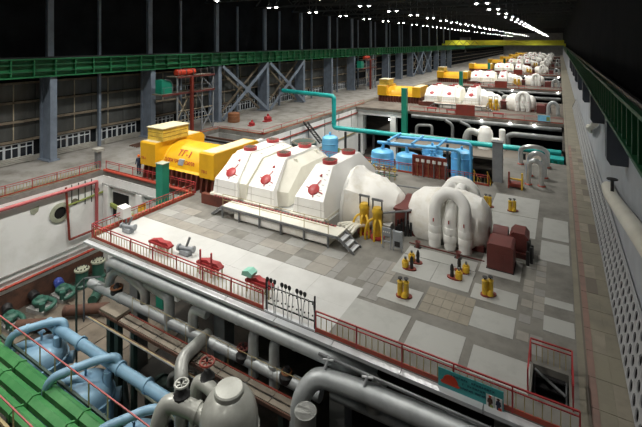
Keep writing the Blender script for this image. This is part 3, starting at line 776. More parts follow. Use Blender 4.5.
# ---- floor valves with yellow actuators
def floor_valve(name, x, y, label, rz, single=False, scale=1.0):
    t = thing(name, label, 'valve actuator', (x, y, 0), 'yellow valve actuators on the deck', rz)
    t.scale = (0.7, 0.7, 0.72)
    b = MB()
    pts = [(0.62 * math.cos(a) * (1 if math.cos(a) > 0 else 0.8), 0.34 * math.sin(a)) for a in [2 * PI * k / 14 for k in range(14)]]
    b.prism(pts, 'z', 0.0, 0.12).build('base_plate', 'rack_red', t, True)
    if single:
        for dx in (-0.2, 0.2):
            MB().lathe([(0.19, 0.12), (0.19, 0.95), (0.22, 1.0), (0.1, 1.08)], (dx, 0, 0), 'z', 12).build('cylinder', 'valve_yellow', t, True)
            MB().lathe([(0.05, 1.08), (0.05, 1.2), (0.17, 1.22), (0.17, 1.26)], (dx, 0, 0), 'z', 10).build('hand_wheel', 'dark_metal', t, True)
        MB().lathe([(0.24, 0.12), (0.2, 0.3), (0.1, 0.4)], (0.1, -0.16, 0), 'z', 12).build('bonnet', 'valve_yellow', t, True)
    else:
        MB().lathe([(0.26, 0.12), (0.27, 0.42), (0.17, 0.55), (0.17, 0.66)], (-0.25, 0, 0), 'z', 12).build('bonnet', 'valve_yellow', t, True)
        MB().cyl((-0.25, 0, 0.66), (-0.25, 0, 0.86), 0.09, n=10).build('cap', 'mid_metal', t, True)
        MB().lathe([(0.15, 0.12), (0.12, 0.5), (0.15, 0.55), (0.13, 0.8), (0.06, 1.0)], (0.25, 0, 0), 'z', 10).build('column', 'dark_metal', t, True)
        MB().torus((-0.25, 0, 0.5), 0.24, 0.04, 'z', 12, 6).build('hand_wheel', 'valve_yellow', t, True)
    return t
floor_valve('valve_actuator', -6.5, 19.1, 'tall twin-cylinder yellow valve actuator alone on its pale panel, nearest the front railing', 0.3, True)
floor_valve('valve_actuator', -3.0, 21.25, 'short twin-cylinder yellow valve actuator alone on its panel below the dark red cabinet', 0.6, True)
floor_valve('valve_actuator', -7.05, 21.6, 'yellow valve with a dark column, front one of the left deck pair', 0.0)
floor_valve('valve_actuator', -6.95, 22.4, 'yellow valve with a dark column, rear one of the left deck pair', 0.0)
floor_valve('valve_actuator', -4.65, 21.9, 'yellow valve with a dark column, front one of the right deck pair', PI)
floor_valve('valve_actuator', -4.45, 22.7, 'yellow valve with a dark column, rear one of the right deck pair', PI)
floor_valve('valve_actuator', -4.6, 32.7, 'yellow valve actuator on the deck behind the drum casing, left one', 0, True)
floor_valve('valve_actuator', -2.95, 32.7, 'yellow valve actuator on the deck behind the drum casing, right one', 0.4, True)
for i, (x, y) in enumerate(((-7.3, 24.1), (-4.95, 24.05))):
    t = thing('drain_funnel', 'small red drain funnel on the deck before the drum casing, %s one' % ('left', 'right')[i], 'funnel', (x, y, 0), 'red drain funnels')
    MB().lathe([(0.16, 0), (0.10, 0.1), (0.10, 0.25), (0.18, 0.36), (0.16, 0.36), (0.08, 0.26)], (x, y, 0), 'z', 12, caps=False).build('cone', 'oxide_red', t)
    MB().box(x - 0.2, x + 0.2, y - 0.12, y + 0.12, 0, 0.05).build('foot', 'dark_metal', t)

# ================================================================== RAILINGS
def rail_run(t, a, b, h=0.88, step=0.25, m='rail_red', bal='rail_yellow', posts=2.0, toe=True, two=True, bal_on=True):
    a = Vector(a); b = Vector(b); L = (b - a).length; d = (b - a) / L
    z = Vector((0, 0, 1))
    MB().bar(a + z * h, b + z * h, 0.05, 0.045).build('top_rail', m, t)
    if two: MB().bar(a + z * (h - 0.16), b + z * (h - 0.16), 0.035, 0.035).build('middle_rail', m, t)
    if toe: MB().bar(a + z * 0.11, b + z * 0.09, 0.04, 0.16).build('toe_board', 'toe_red', t)
    n = max(1, round(L / posts))
    pme = MB().box(-0.024, 0.024, -0.024, 0.024, 0, h).mesh('post', m)
    for i in range(n + 1): inst('post', pme, t, a + d * (L * i / n))
    if bal_on:
        bme = MB().box(-0.014, 0.014, -0.014, 0.014, 0.1, h - (0.16 if two else 0.03)).mesh('baluster', bal)
        k = int(L / step)
        for i in range(1, k):
            inst('baluster', bme, t, a + d * (L * i / k))
r1 = thing('deck_railing', 'long red railing with yellow balusters along the front deck edge, left of the rod rack', 'railing', (-18.5, 15.25, 0))
rail_run(r1, (-25.3, 15.1, 0), (-11.75, 14.98, 0))
r2 = thing('deck_railing', 'red railing with yellow balusters along the front deck edge, right of the rod rack', 'railing', (-4.2, 15.25, 0))
rail_run(r2, (-8.9, 14.93, 0), (0.55, 14.93, 0))
r3 = thing('deck_railing', 'red railing running back along the left deck side to the green post', 'railing', (-25.3, 19, 0))
rail_run(r3, (-25.3, 15.2, 0), (-25.3, 23.4, 0), step=0.28)
r4 = thing('deck_railing', 'red railing along the pit edge in front of the near generator', 'railing', (-31, 23.7, 0))
rail_run(r4, (-37.5, 23.75, 0), (-25.5, 23.75, 0), bal_on=False, toe=True)
r5 = thing('deck_railing', 'red railing with yellow balusters along the left aisle above the white pit wall', 'railing', (-37.9, 12, 0))
rail_run(r5, (-37.9, 2, 0), (-37.9, 23.4, 0), step=0.24)
r6 = thing('deck_railing', 'low red railing along the left aisle edge beyond the generator', 'railing', (-33.8, 58, 0))
rail_run(r6, (-33.8, 43.2, 0), (-33.8, 75.5, 0), h=0.7, bal_on=False, posts=4, two=False)
r7 = thing('deck_railing', 'red railing around the dark floor opening behind the generator', 'railing', (-41.7, 38, 0))
rail_run(r7, (-41.7, 33.2, 0), (-41.7, 42.9, 0), h=0.4, bal_on=False, posts=3, two=False)
rail_run(r7, (-41.7, 43.15, 0), (-33.9, 43.15, 0), h=0.4, bal_on=False, posts=3, two=False)
r8 = thing('deck_railing', 'red railing on the rear edge of the near deck by the blue tanks', 'railing', (-12, 37.3, 0))
rail_run(r8, (-25.0, 37.35, 0), (-5.2, 37.35, 0), step=0.3)
r9 = thing('deck_railing', 'red railing guarding the stair opening at the front right corner', 'railing', (-0.3, 17, 0))
rail_run(r9, (-0.95, 17.7, 0), (0.4, 17.7, 0), step=0.19, posts=1.35, toe=False)
rail_run(r9, (-0.95, 16.0, 0), (-0.95, 17.7, 0), bal_on=False, posts=1.7, toe=False, two=True)
rail_run(r9, (0.4, 16.0, 0), (0.4, 17.7, 0), bal_on=False, posts=0.6, toe=False, two=True)
sa = thing('stair_flight', 'steel stair going down through the opening at the front right corner', 'stairs', (-0.3, 16.8, -3))
for k in range(8): MB().box(-0.75, 0.2, 17.45 - 0.22 * k, 17.67 - 0.22 * k, -0.3 - 0.25 * k, -0.26 - 0.25 * k).build('tread', 'dark_metal', sa)
for x in (-0.8, 0.22): MB().bar((x, 17.6, -0.3), (x, 15.8, -2.35), 0.05, 0.2).build('stringer', 'mid_metal', sa)
MB().cyl((-0.8, 17.5, -0.1), (0.2, 17.0, -0.35), 0.05, n=8).build('hand_rail', 'mid_metal', sa)
# deck edge fascia and curb pipes
fa = thing('edge_gutter', 'pale silver gutter fixed along the front edge of the near deck', 'gutter', (-12, 15.0, -0.4))
for k in range(9):
    x0 = -25.4 + k * 2.9
    MB().prism([(14.62, -0.06), (14.89, -0.02), (14.89, -0.26), (14.70, -0.26), (14.62, -0.20)], 'x', x0, min(x0 + 2.87, 0.55)).build('gutter_length', 'fascia_silver', fa)
cp = tag(MB().tube([(-25.62, 15.3, 0.12), (-25.62, 23.45, 0.12)], 0.11, 10).build('curb_pipe', 'orange_pipe'), 'orange red pipe lying along the left deck edge', 'pipe')
cp2 = tag(MB().tube([(-37.4, 23.5, 0.10), (-26.0, 23.5, 0.10)], 0.12, 10).build('curb_pipe', 'orange_pipe'), 'orange red pipe lying along the pit edge before the generator', 'pipe')

# ================================================================== ON AND BESIDE THE FRONT RAILING
bn = thing('safety_banner', 'teal safety banner with a red helmet hung on the front railing', 'banner', (-2.7, 14.86, 0))
MB().box(-3.75, -1.6, 14.8500, 14.8800, -0.10, 0.62).build('sheet', 'banner_teal', bn)
hm = [(-0.34, 0.0), (-0.30, -0.07), (0.26, -0.07), (0.34, -0.02), (0.27, 0.02), (0.25, 0.13), (0.17, 0.24), (0.04, 0.29), (-0.1, 0.27), (-0.21, 0.19), (-0.26, 0.06)]
MB().prism([(-3.33 + a, 0.20 + b) for a, b in hm], 'y', 14.8350, 14.8490).build('helmet_print', 'helmet_red', bn)
for j, (z, x0, n_, w_) in enumerate(((0.49, -3.3, 17, 0.085), (0.34, -2.92, 9, 0.085), (0.20, -2.98, 13, 0.07))):
    for q in range(n_):
        if (j == 0 and q in (7,)) or (j == 1 and q == 1) or (j == 2 and q in (6,)): continue
        x_ = x0 + q * w_; s_ = MB(); t_ = q * 7 + j * 3
        s_.box(x_, x_ + 0.014, 14.8400, 14.8490, z - 0.035, z + 0.035)
        if t_ % 3 != 0: s_.box(x_ + 0.04, x_ + 0.054, 14.8400, 14.8490, z - 0.035, z + 0.035)
        s_.box(x_, x_ + 0.05, 14.8400, 14.8490, z + (0.021 if t_ % 2 else -0.007), z + (0.035 if t_ % 2 else 0.007))
        s_.build('printed_letter', 'banner_ink', bn)
for k, (x0, c) in enumerate(((-2.14, 'moss_green'), (-1.88, 'cloth_navy'))):
    pc = MB().box(x0, x0 + 0.24, 14.8350, 14.8490, -0.06, 0.36).build('picture', 'paper_white', bn)
    f_ = [(0.07, -0.04), (0.17, -0.04), (0.17, 0.1), (0.21, 0.12), (0.19, 0.24), (0.15, 0.26), (0.15, 0.33), (0.09, 0.33), (0.09, 0.26), (0.05, 0.24), (0.03, 0.12), (0.07, 0.1)]
    MB().prism([(x0 + a, b) for a, b in f_], 'y', 14.8250, 14.8340).build('printed_figure', c if k else 'rust', pc)
    MB().prism([(x0 + 0.12 + 0.05 * math.cos(a), 0.32 + 0.04 * math.sin(a)) for a in [2 * PI * q / 8 for q in range(8)]], 'y', 14.8200, 14.8245).build('printed_cap', 'helmet_red' if not k else 'rust', pc)
    MB().box(x0 + 0.12, x0 + 0.22, 14.8200, 14.8245, -0.04, 0.05).build('printed_patch', 'moss_green' if not k else 'helmet_red', pc)
rk = thing('valve_rod_rack', 'dark rack of upright valve rods with black handwheels on the front deck edge', 'valve rack', (-10.25, 14.98, 0))
for x in (-11.55, -8.98): MB().bar((x, 14.98, 0), (x, 14.98, 1.12), 0.06).build('frame_post', 'dark_metal', rk)
for z, r_ in ((0.30, 0.04), (0.90, 0.03)): MB().bar((-11.55, 14.98, z), (-8.98, 14.98, z), r_).build('frame_bar', 'dark_metal', rk)
MB().box(-11.6, -8.95, 14.90, 15.06, 0, 0.06).build('foot_channel', 'fascia_silver', rk)
for k in range(13):
    x = -11.45 + k * 0.2
    lean = 0.25 * math.sin(k * 1.7)
    rd = MB().cyl((x + lean * 0.7, 14.93, 0.05), (x, 14.93, 1.06 - 0.006 * k), 0.02, n=6).build('valve_rod', 'wire_white' if k % 4 else 'panel_grey', rk)
    for z in (0.5, 0.88):
        MB().box(x - 0.025, x + 0.025, 14.89, 14.93, z - 0.02 + 0.04 * (k % 2), z + 0.02 + 0.04 * (k % 2)).build('rod_guide', 'dark_metal', rd)
    if k not in (3, 7, 11, 12): MB().lathe([(0.02, -0.02), (0.075, -0.02), (0.09, 0.0), (0.075, 0.04), (0.02, 0.05)], (x, 14.92, 1.15 - 0.006 * k), 'y', 12).build('hand_wheel', 'boot_black', rd)
rk.scale = (1, 1, 1.3)
def hose_stand(x, y, label, wx=1.3):
    t = thing('fire_hose_stand', label, 'stand', (x, y, 0), 'red stands behind the front railing')
    for dx in (-wx / 2 + 0.08, wx / 2 - 0.08):
        for dy in (-0.14, 0.14): MB().bar((x + dx, y + dy, 0), (x + dx, y + dy, 0.5), 0.05).build('leg', 'rail_yellow', t)
    MB().box(x - wx / 2, x + wx / 2, y - 0.2, y + 0.2, 0.5, 0.62).build('tray', 'red_paint', t)
    MB().prism([(x - wx / 2, 0.62), (x + wx / 2, 0.62), (x + wx / 2 - 0.2, 0.78), (x + 0.1, 0.74), (x - 0.1, 0.82)], 'y', y - 0.15, y + 0.15).build('folded_hose', 'rail_red', t)
    for k in range(5): MB().torus((x - 0.35 + 0.18 * k, y, 0.25), 0.16, 0.03, 'y', 12, 5).build('pipe_coil', 'rail_yellow', t)
    return t
hose_stand(-20.0, 16.0, 'red stand with coiled pipes behind the railing, first from the deck corner', 1.7)
hose_stand(-15.9, 15.8, 'red stand with two upright handles behind the railing, second from the deck corner', 1.6)
hose_stand(-12.6, 15.8, 'red stand beside the rod rack, third from the deck corner', 1.5)
for x in (-16.4, -15.6): tag(MB().cyl((x, 15.6, 0), (x, 15.6, 1.3), 0.05, n=8).build('handle_post', 'red_paint'), 'thin upright red valve handle at the front railing, %s of two' % ('left' if x < -16 else 'right'), 'handle', 'red handle posts')
MB_ = thing('mint_cover', 'pale mint cover lying over the red stand by the rod rack', 'cover', (-13.2, 15.7, 0.8))
MB().prism([(-13.5, 0.83), (-12.9, 0.83), (-12.85, 1.0), (-13.1, 1.12), (-13.45, 1.02)], 'y', 15.5, 15.95).build('sheet', 'mint', MB_)
for i, (x, y) in enumerate(((-18.6, 16.5), (-24.0, 16.6))):
    t = thing('flanged_valve', 'grey flanged valve lying on the deck near the front railing, %s one' % ('right', 'corner')[i], 'valve', (x, y, 0))
    MB().cyl((x - 0.45, y, 0.38), (x + 0.45, y + 0.2, 0.38), 0.11, n=12).build('body', 'panel_grey', t)
    MB().cyl((x + 0.42, y + 0.2, 0.38), (x + 0.52, y + 0.22, 0.38), 0.19, n=14).build('flange', 'panel_grey', t)
    MB().cyl((x - 0.52, y - 0.02, 0.38), (x - 0.42, y, 0.38), 0.19, n=14).build('flange', 'panel_grey', t)
    MB().cyl((x, y + 0.1, 0.4), (x + 0.1, y + 0.3, 0.95), 0.07, n=8).build('stem', 'mid_metal', t)
    MB().box(x - 0.35, x + 0.35, y - 0.1, y + 0.25, 0, 0.28).build('skid', 'panel_grey', t)
wbx = thing('white_box', 'white equipment box on a bracket at the left deck railing', 'box', (-25.1, 17.3, 0))
MB().prism([(-25.75, 0.55), (-24.95, 0.5), (-25.0, 1.15), (-25.6, 1.25)], 'y', 17.0, 17.6).build('body', 'paper_white', wbx)
MB().bar((-25.1, 17.3, 0), (-25.1, 17.3, 0.55), 0.08).build('bracket', 'mid_metal', wbx)
sg = thing('yellow_sign', 'small yellow sign plate hung on the left deck railing', 'sign', (-25.25, 18.7, 0.3))
MB().box(-25.38, -25.34, 18.4, 19.0, 0.4, 0.85).build('plate', 'sign_yellow', sg)
tp = thing('green_post', 'square dark green duct post rising from the pit before the generator', 'post', (-27.9, 22.5, PITZ))
MB().box(-28.3, -27.5, 22.15, 22.8, PITZ, 2.4).build('shaft', 'teal_post', tp)
MB().box(-28.35, -27.45, 22.1, 22.85, 2.4, 2.46).build('cap', 'barrel_top', tp)
ab = thing('control_post', 'pale control box on a stand at the corner of the left aisle', 'control box', (-39.0, 23.9, 0))
MB().box(-39.3, -38.8, 23.7, 24.1, 0.0, 1.6).build('stand', 'mid_metal', ab)
MB().box(-39.5, -38.6, 23.5, 24.3, 1.6, 1.85).build('hood', 'radiator', ab)

# ---- worker
def person(x, y):
    t = thing('person', 'person in dark blue work clothes and an orange hard hat beside the generator', 'person', (x, y, 0), None, 0.5)
    J = {'pel': (0, 0, 0.95), 'chest': (0, 0.02, 1.28), 'neck': (0, 0, 1.47), 'head': (0, -0.03, 1.58), 'top': (0, -0.03, 1.70),
         'sl': (0.19, 0, 1.42), 'el': (0.26, 0.04, 1.14), 'hl': (0.27, -0.08, 0.90), 'fl': (0.27, -0.12, 0.80), 'sr': (-0.19, 0, 1.42), 'er': (-0.26, 0.04, 1.14), 'hr': (-0.26, -0.10, 0.92), 'fr': (-0.26, -0.14, 0.82),
         'ql': (0.10, 0, 0.88), 'kl': (0.11, -0.04, 0.48), 'al': (0.11, 0.03, 0.09), 'tl': (0.13, -0.14, 0.05), 'qr': (-0.10, 0, 0.88), 'kr': (-0.12, 0.02, 0.48), 'ar': (-0.13, 0.08, 0.09), 'tr': (-0.15, -0.09, 0.05)}
    R = {'pel': .15, 'chest': .17, 'neck': .065, 'head': .098, 'top': .07, 'sl': .085, 'el': .06, 'hl': .045, 'fl': .03, 'sr': .085, 'er': .06, 'hr': .045, 'fr': .03,
         'ql': .105, 'kl': .08, 'al': .06, 'tl': .045, 'qr': .105, 'kr': .08, 'ar': .06, 'tr': .045}
    E_ = [('pel', 'chest'), ('chest', 'neck'), ('neck', 'head'), ('head', 'top'), ('chest', 'sl'), ('sl', 'el'), ('el', 'hl'), ('hl', 'fl'), ('chest', 'sr'), ('sr', 'er'), ('er', 'hr'), ('hr', 'fr'),
          ('pel', 'ql'), ('ql', 'kl'), ('kl', 'al'), ('al', 'tl'), ('pel', 'qr'), ('qr', 'kr'), ('kr', 'ar'), ('ar', 'tr')]
    ks = list(J)
    me = bpy.data.meshes.new('body'); me.from_pydata([J[k] for k in ks], [(ks.index(a), ks.index(b)) for a, b in E_], [])
    o = bpy.data.objects.new('body_source', me); COL.objects.link(o)
    m = o.modifiers.new('skin', 'SKIN'); o.modifiers.new('sub', 'SUBSURF').levels = 2
    for i, k in enumerate(ks):
        o.data.skin_vertices[0].data[i].radius = (R[k], R[k]); o.data.skin_vertices[0].data[i].use_root = (k == 'pel')
    dg = bpy.context.evaluated_depsgraph_get(); dg.update()
    bme = bpy.data.meshes.new_from_object(o.evaluated_get(dg)); bpy.data.objects.remove(o)
    bme.materials.clear()
    for mm in ('cloth_navy', 'skin', 'boot_black'): bme.materials.append(MATS[mm])
    for p in bme.polygons:
        p.use_smooth = True; c = p.center
        p.material_index = 1 if (c.z > 1.5 or (abs(c.x) > 0.2 and c.z < 0.92 and c.z > 0.7)) else (2 if c.z < 0.12 else 0)
    b = bpy.data.objects.new('body', bme); COL.objects.link(b); b.parent = t
    MB().lathe([(0.15, 0.0), (0.125, 0.02), (0.125, 0.07), (0.09, 0.14), (0.02, 0.165)], (0, -0.03, 1.655), 'z', 16).build('hard_hat', 'helmet_orange', t, True)
    for sx in (-0.035, 0.035): MB().sphere((sx, -0.125, 1.605), 0.012, 8, 5).build('eye', 'boot_black', t, True)
    MB().prism([(-0.12, 1.58), (-0.145, 1.55), (-0.115, 1.545)], 'x', -0.012, 0.012).build('nose', 'skin', t, True)
person(-33.8, 24.6)

# ================================================================== FRONT PIT
def pipe(name, path, r, m, label, cat='pipe', bend=0.5, n=14, rings=(), fl=None, group=None, fr=1.25):
    base = (path[0][0], path[0][1], path[0][2])
    t = thing(name, label, cat, base, group)
    MB().tube(path, r, n, bend).build('pipe_run', m, t)
    for (c, d) in rings:
        c = Vector(c); d = Vector(d).normalized()
        MB().tube([c - d * 0.06, c + d * 0.06], r * fr, n).build('flange', fl or m, t)
    return t
XD = (1, 0, 0); YD = (0, 1, 0); ZD = (0, 0, 1)
# silver headers under the deck edge
pipe('steam_header', [(-23.6, 15.3, -1.8), (-22.9, 14.78, -0.68), (-8.2, 14.78, -0.68), (-7.4, 15.0, -0.88), (-6.6, 15.8, -1.2)], 0.30, 'silver_pipe', 'thick silver header pipe hung just under the front deck edge', rings=[((x, 14.78, -0.68), XD) for x in (-21, -17, -13, -9.8)], fr=1.04)
pipe('steam_header', [(-25.0, 14.85, -2.6), (-8.6, 14.85, -2.5)], 0.27, 'silver_pipe', 'lower long silver pipe running beside the narrow pit walkway', rings=[((x, 14.85, -2.6 + 0.1 * (x + 25) / 16.4), XD) for x in (-24.2, -22, -18, -14.5, -11)], fr=1.08)
for i, x in enumerate((-16.15, -12.25, -11.05)):
    pipe('drop_pipe', [(x + 1.0, 14.9, -1.3), (x, 14.86, -1.25), (x, 14.86, -3.3)] if i == 0 else [(x, 15.3, -1.15), (x, 14.9, -1.3), (x, 14.9, -3.2)], 0.24, 'silver_pipe', 'short silver drop pipe between the two silver headers, %s from the left' % WORDS[i], bend=0.5, group='silver drop pipes', rings=[((x, 14.88, -2.2), ZD)], fr=1.1)
pipe('elbow_pipe', [(-23.5, 15.0, -2.75), (-23.2, 15.0, -1.7), (-22.5, 15.0, -1.1), (-21.1, 15.0, -1.3), (-20.0, 15.0, -1.6), (-20.1, 15.0, -2.6)], 0.27, 'dull_pipe', 'grey swan-neck pipe at the left end of the silver headers', bend=0.6)
pipe('elbow_pipe', [(-20.0, 15.1, -1.3), (-18.0, 14.9, -1.3), (-17.9, 14.85, -1.7), (-17.9, 14.85, -2.9)], 0.27, 'silver_pipe', 'silver right-angle pipe falling behind the lower header', bend=0.6)
# big silver pipe at bottom right
pipe('main_pipe', [(3.0, 14.45, -0.72), (-2.3, 14.45, -0.95), (-6.9, 14.45, -1.14), (-8.5, 14.25, -1.2), (-9.0, 13.85, -2.0), (-9.1, 13.75, -4.4), (-9.1, 13.7, PITZ)], 0.36, 'silver_pipe', 'largest silver pipe bending down at the lower middle of the pit', bend=0.9, n=18, rings=[((-2.3, 14.45, -0.95), XD), ((-4.6, 14.45, -1.045), XD)], fr=1.03)
pipe('stub_pipe', [(-8.2, 13.0, -1.52), (-8.2, 13.0, PITZ)], 0.40, 'dull_pipe', 'capped upright grey pipe beside the largest silver pipe', rings=[((-8.2, 13.0, -1.58), ZD)], fr=1.04)
pipe('lower_pipe', [(-8.3, 15.4, -2.6), (-3.0, 15.4, -2.4), (0.4, 15.4, -2.3)], 0.30, 'silver_pipe', 'silver pipe below the largest pipe at the right', bend=0.5, rings=[((-5.5, 15.4, -2.5), XD)], fr=1.08)
pipe('lower_pipe', [(-6.2, 15.6, -1.4), (-6.4, 15.3, -1.7), (-6.4, 15.2, -2.4)], 0.28, 'dull_pipe', 'short grey bend behind the largest pipe', bend=0.4)
pipe('conduit', [(-8.5, 14.5, -0.48), (0.5, 14.5, -0.46)], 0.06, 'mid_metal', 'thin grey conduit under the gutter right of the rod rack', n=8)
for i, x in enumerate((-8.0, -6.3)):
    t = thing('small_valve', 'small metal drain valve under the gutter, %s of two' % ('left', 'right')[i], 'valve', (x, 14.4, -0.5), 'small gutter valves')
    MB().cyl((x, 14.45, -0.40), (x - 0.1, 14.3, -0.8), 0.06, n=8).build('body', 'fascia_silver', t)
    MB().cyl((x - 0.22, 14.38, -0.52), (x + 0.22, 14.42, -0.44), 0.045, n=8).build('arm', 'fascia_silver', t)
# narrow walkway
wk = thing('pit_walkway', 'narrow plank walkway beside the lower silver pipe', 'walkway', (-15, 13.9, -2.7))
for k in range(8):
    x0 = -20.4 + k * 1.43
    MB().box(x0, x0 + 1.39, 13.62, 14.2, -2.72, -2.64).build('plank', 'walk_plate', wk)
for y, m in ((13.55, 'rust'), (14.26, 'rack_red'), (13.9, 'mid_metal')): MB().bar((-20.4, y, -2.72), (-9.0, y, -2.72), 0.06, 0.16).build('stringer', m, wk)
for k in range(9): MB().cyl((-20.3 + 1.4 * k, 14.36, -2.72), (-20.3 + 1.4 * k, 14.36, -1.8), 0.016, n=6).build('rail_post', 'rail_yellow', wk)
MB().cyl((-20.3, 14.36, -1.8), (-9.1, 14.36, -1.8), 0.014, n=6).build('hand_rail', 'rail_yellow', wk)
for x in (-19.5, -15.6, -9.9): MB().bar((x, 13.9, PITZ), (x, 13.9, -2.8), 0.24).build('support_leg', 'dark_green_steel', wk)
for j, (y, m) in enumerate(((13.1, 'mid_metal'), (13.25, 'rail_yellow'), (13.4, 'rust'))):
    tag(MB().cyl((-22.5, y, -2.85 - 0.1 * j), (-13.9, y, -2.85 - 0.1 * j), 0.03, n=8).build('thin_pipe', m), 'thin %s pipe running in front of the plank walkway' % ('grey', 'yellow', 'rusty')[j], 'pipe')
bx = thing('steel_stand', 'dark green steel stand topped by a tan plate at the walkway end', 'stand', (-21.3, 13.95, PITZ))
MB().box(-22.0, -20.5, 13.55, 14.35, -2.62, -2.48).build('top_plate', 'walk_plate', bx)
MB().box(-22.05, -20.45, 13.5, 14.4, -2.76, -2.63).build('rim', 'rust', bx)
for x in (-21.6, -20.9): MB().box(x - 0.16, x + 0.16, 13.8, 14.1, PITZ, -2.77).build('leg', 'dark_green_steel', bx)
pf = thing('guard_hoop', 'slim grey pipe guard hoop at the left end of the headers', 'guard', (-24.5, 14.2, -4))
MB().tube([(-24.8, 14.3, -4.6), (-24.8, 14.3, -2.0), (-23.6, 14.6, -1.7)], 0.05, 8, bend=0.2).build('rail', 'mid_metal', pf)
MB().tube([(-24.7, 13.8, PITZ), (-24.7, 13.8, -2.2), (-24.8, 14.3, -2.0)], 0.06, 8, bend=0.1).build('post', 'dark_green_steel', pf)
# valves on pipes in the pit
def wheel_valve(name, x, y, z, label, m='mid_metal', wm='rack_red', h=0.8, r=0.32):
    t = thing(name, label, 'valve', (x, y, z))
    MB().lathe([(0.28, -0.1), (0.34, 0.0), (0.34, 0.18), (0.2, 0.3), (0.12, 0.5)], (x, y, z), 'z', 12).build('body', 'dark_metal', t)
    MB().cyl((x, y, z + 0.4), (x, y, z + h + 0.2), 0.045, n=8).build('stem', 'dark_metal', t)
    w_ = MB().torus((x, y, z + h), r, 0.05, 'z', 18, 6).build('hand_wheel', wm, t)
    for a in (0.3, 1.35, 2.4):
        MB().bar((x - r * math.cos(a), y - r * math.sin(a), z + h), (x + r * math.cos(a), y + r * math.sin(a), z + h), 0.05).build('spoke', wm, w_)
    return t
wheel_valve('hand_wheel_valve', -13.15, 12.9, -2.35, 'valve with a pink spoked handwheel above the dome of the grey vessel', h=0.8, r=0.30)
wheel_valve('hand_wheel_valve', -13.25, 11.6, -2.2, 'valve with a pale handwheel on the grey pipe left of the vessel', wm='vessel_grey', h=0.6, r=0.26)
wheel_valve('hand_wheel_valve', -12.78, 14.8, -2.5, 'dark valve with a red handwheel on the lower silver header', wm='oxide_red', h=0.5, r=0.26)
wheel_valve('hand_wheel_valve', -22.5, 14.9, -2.45, 'rusty valve on the left end of the lower silver header', wm='drum_brown', h=0.3)
wheel_valve('hand_wheel_valve', -10.3, 14.8, -2.45, 'small brown valve on the lower header near the big pipe', wm='drum_brown', h=0.3, r=0.2)
# domed vessel and its pipes
vs = thing('domed_vessel', 'large grey domed vessel with a round lid at the bottom of the picture', 'vessel', (-11.2, 12.15, PITZ))
MB().lathe([(1.14, PITZ + 0.01), (1.14, -2.75), (1.12, -2.4), (1.03, -2.0), (0.85, -1.7), (0.58, -1.52), (0.54, -1.50)], (-11.2, 12.15, 0), 'z', 30).build('shell', 'vessel_grey', vs)
MB().lathe([(0.57, -1.54), (0.57, -1.34), (0.52, -1.29), (0.25, -1.27)], (-11.2, 12.15, 0), 'z', 24).build('lid', 'vessel_grey', vs)
MB().lathe([(1.14, -3.0), (1.20, -2.98), (1.20, -2.88), (1.14, -2.86)], (-11.2, 12.15, 0), 'z', 30).build('band', 'vessel_grey', vs)
pipe('bent_pipe', [(-13.9, 11.0, PITZ), (-13.9, 11.0, -3.0), (-13.75, 11.3, -2.3), (-12.9, 11.6, -2.4), (-11.9, 11.9, -2.7)], 0.34, 'vessel_grey', 'grey bent pipe entering the left side of the domed vessel', bend=0.6, rings=[((-12.5, 11.72, -2.52), (1, 0.3, -0.2))], fr=1.15)
pipe('bent_pipe', [(-15.2, 15.0, -2.4), (-15.0, 13.1, -2.3), (-14.4, 12.6, -2.7), (-14.3, 12.5, -3.6), (-14.3, 12.5, PITZ)], 0.30, 'dull_pipe', 'grey elbow pipe crossing the plank walkway towards the vessel', bend=0.8)
pipe('bent_pipe', [(-13.6, 12.65, PITZ), (-13.6, 12.65, -2.9), (-13.5, 12.75, -2.35), (-12.6, 12.75, -2.45), (-11.9, 12.6, -2.8)], 0.27, 'vessel_grey', 'upright grey pipe with a swan neck behind the vessel', bend=0.5)
# blue heaters
def heater(x, y, zt, label):
    t = thing('blue_heater', label, 'tank', (x, y, PITZ), 'blue heater tanks in the front pit')
    MB().lathe([(1.22, PITZ), (1.22, zt - 0.75), (1.15, zt - 0.4), (0.93, zt - 0.14), (0.55, zt), (0.15, zt + 0.02)], (x, y, 0), 'z', 26).build('shell', 'blue_paint', t)
    MB().lathe([(1.22, zt - 1.0), (1.31, zt - 0.98), (1.31, zt - 0.84), (1.22, zt - 0.82)], (x, y, 0), 'z', 26).build('flange', 'blue_paint', t)
    MB().cyl((x - 0.3, y + 0.1, zt - 0.1), (x - 0.3, y + 0.1, zt + 0.42), 0.06, n=8).build('vent_stem', 'blue_paint', t)
    MB().box(x - 0.45, x - 0.15, y - 0.05, y + 0.25, zt + 0.42, zt + 0.48).build('vent_cap', 'blue_paint', t)
    MB().cyl((x + 0.62, y + 0.95, zt - 1.25), (x + 0.9, y + 1.25, zt - 1.25), 0.32, n=14).build('manhole', 'blue_paint', t)
    return t
heater(-25.4, 12.3, -4.85, 'blue domed heater tank farthest left in the front pit')
heater(-20.7, 12.1, -4.85, 'blue domed heater tank in the middle of the front pit')
heater(-16.4, 11.8, -5.3, 'blue domed heater tank beside the grey vessel')
pipe('blue_header', [(-26.2, 13.0, -4.35), (-15.2, 12.95, -4.35), (-14.6, 13.0, -4.9), (-14.6, 13.0, -7)], 0.27, 'blue_paint', 'straight thick blue header pipe with flanges in the front pit', bend=0.5, rings=[((x, 13.0, -4.35), XD) for x in (-25.1, -22.8, -19.3, -17.2)], fr=1.28)
pipe('blue_branch', [(-26.9, 11.2, -5.4), (-26.6, 11.2, -4.1), (-25.5, 12.6, -3.9), (-24.8, 13.2, -3.9), (-24.6, 13.1, -4.6)], 0.20, 'blue_paint', 'arched blue branch pipe over the far left heater', bend=0.6, rings=[((-26.1, 11.85, -4.02), (1, 1.2, 0.1))])
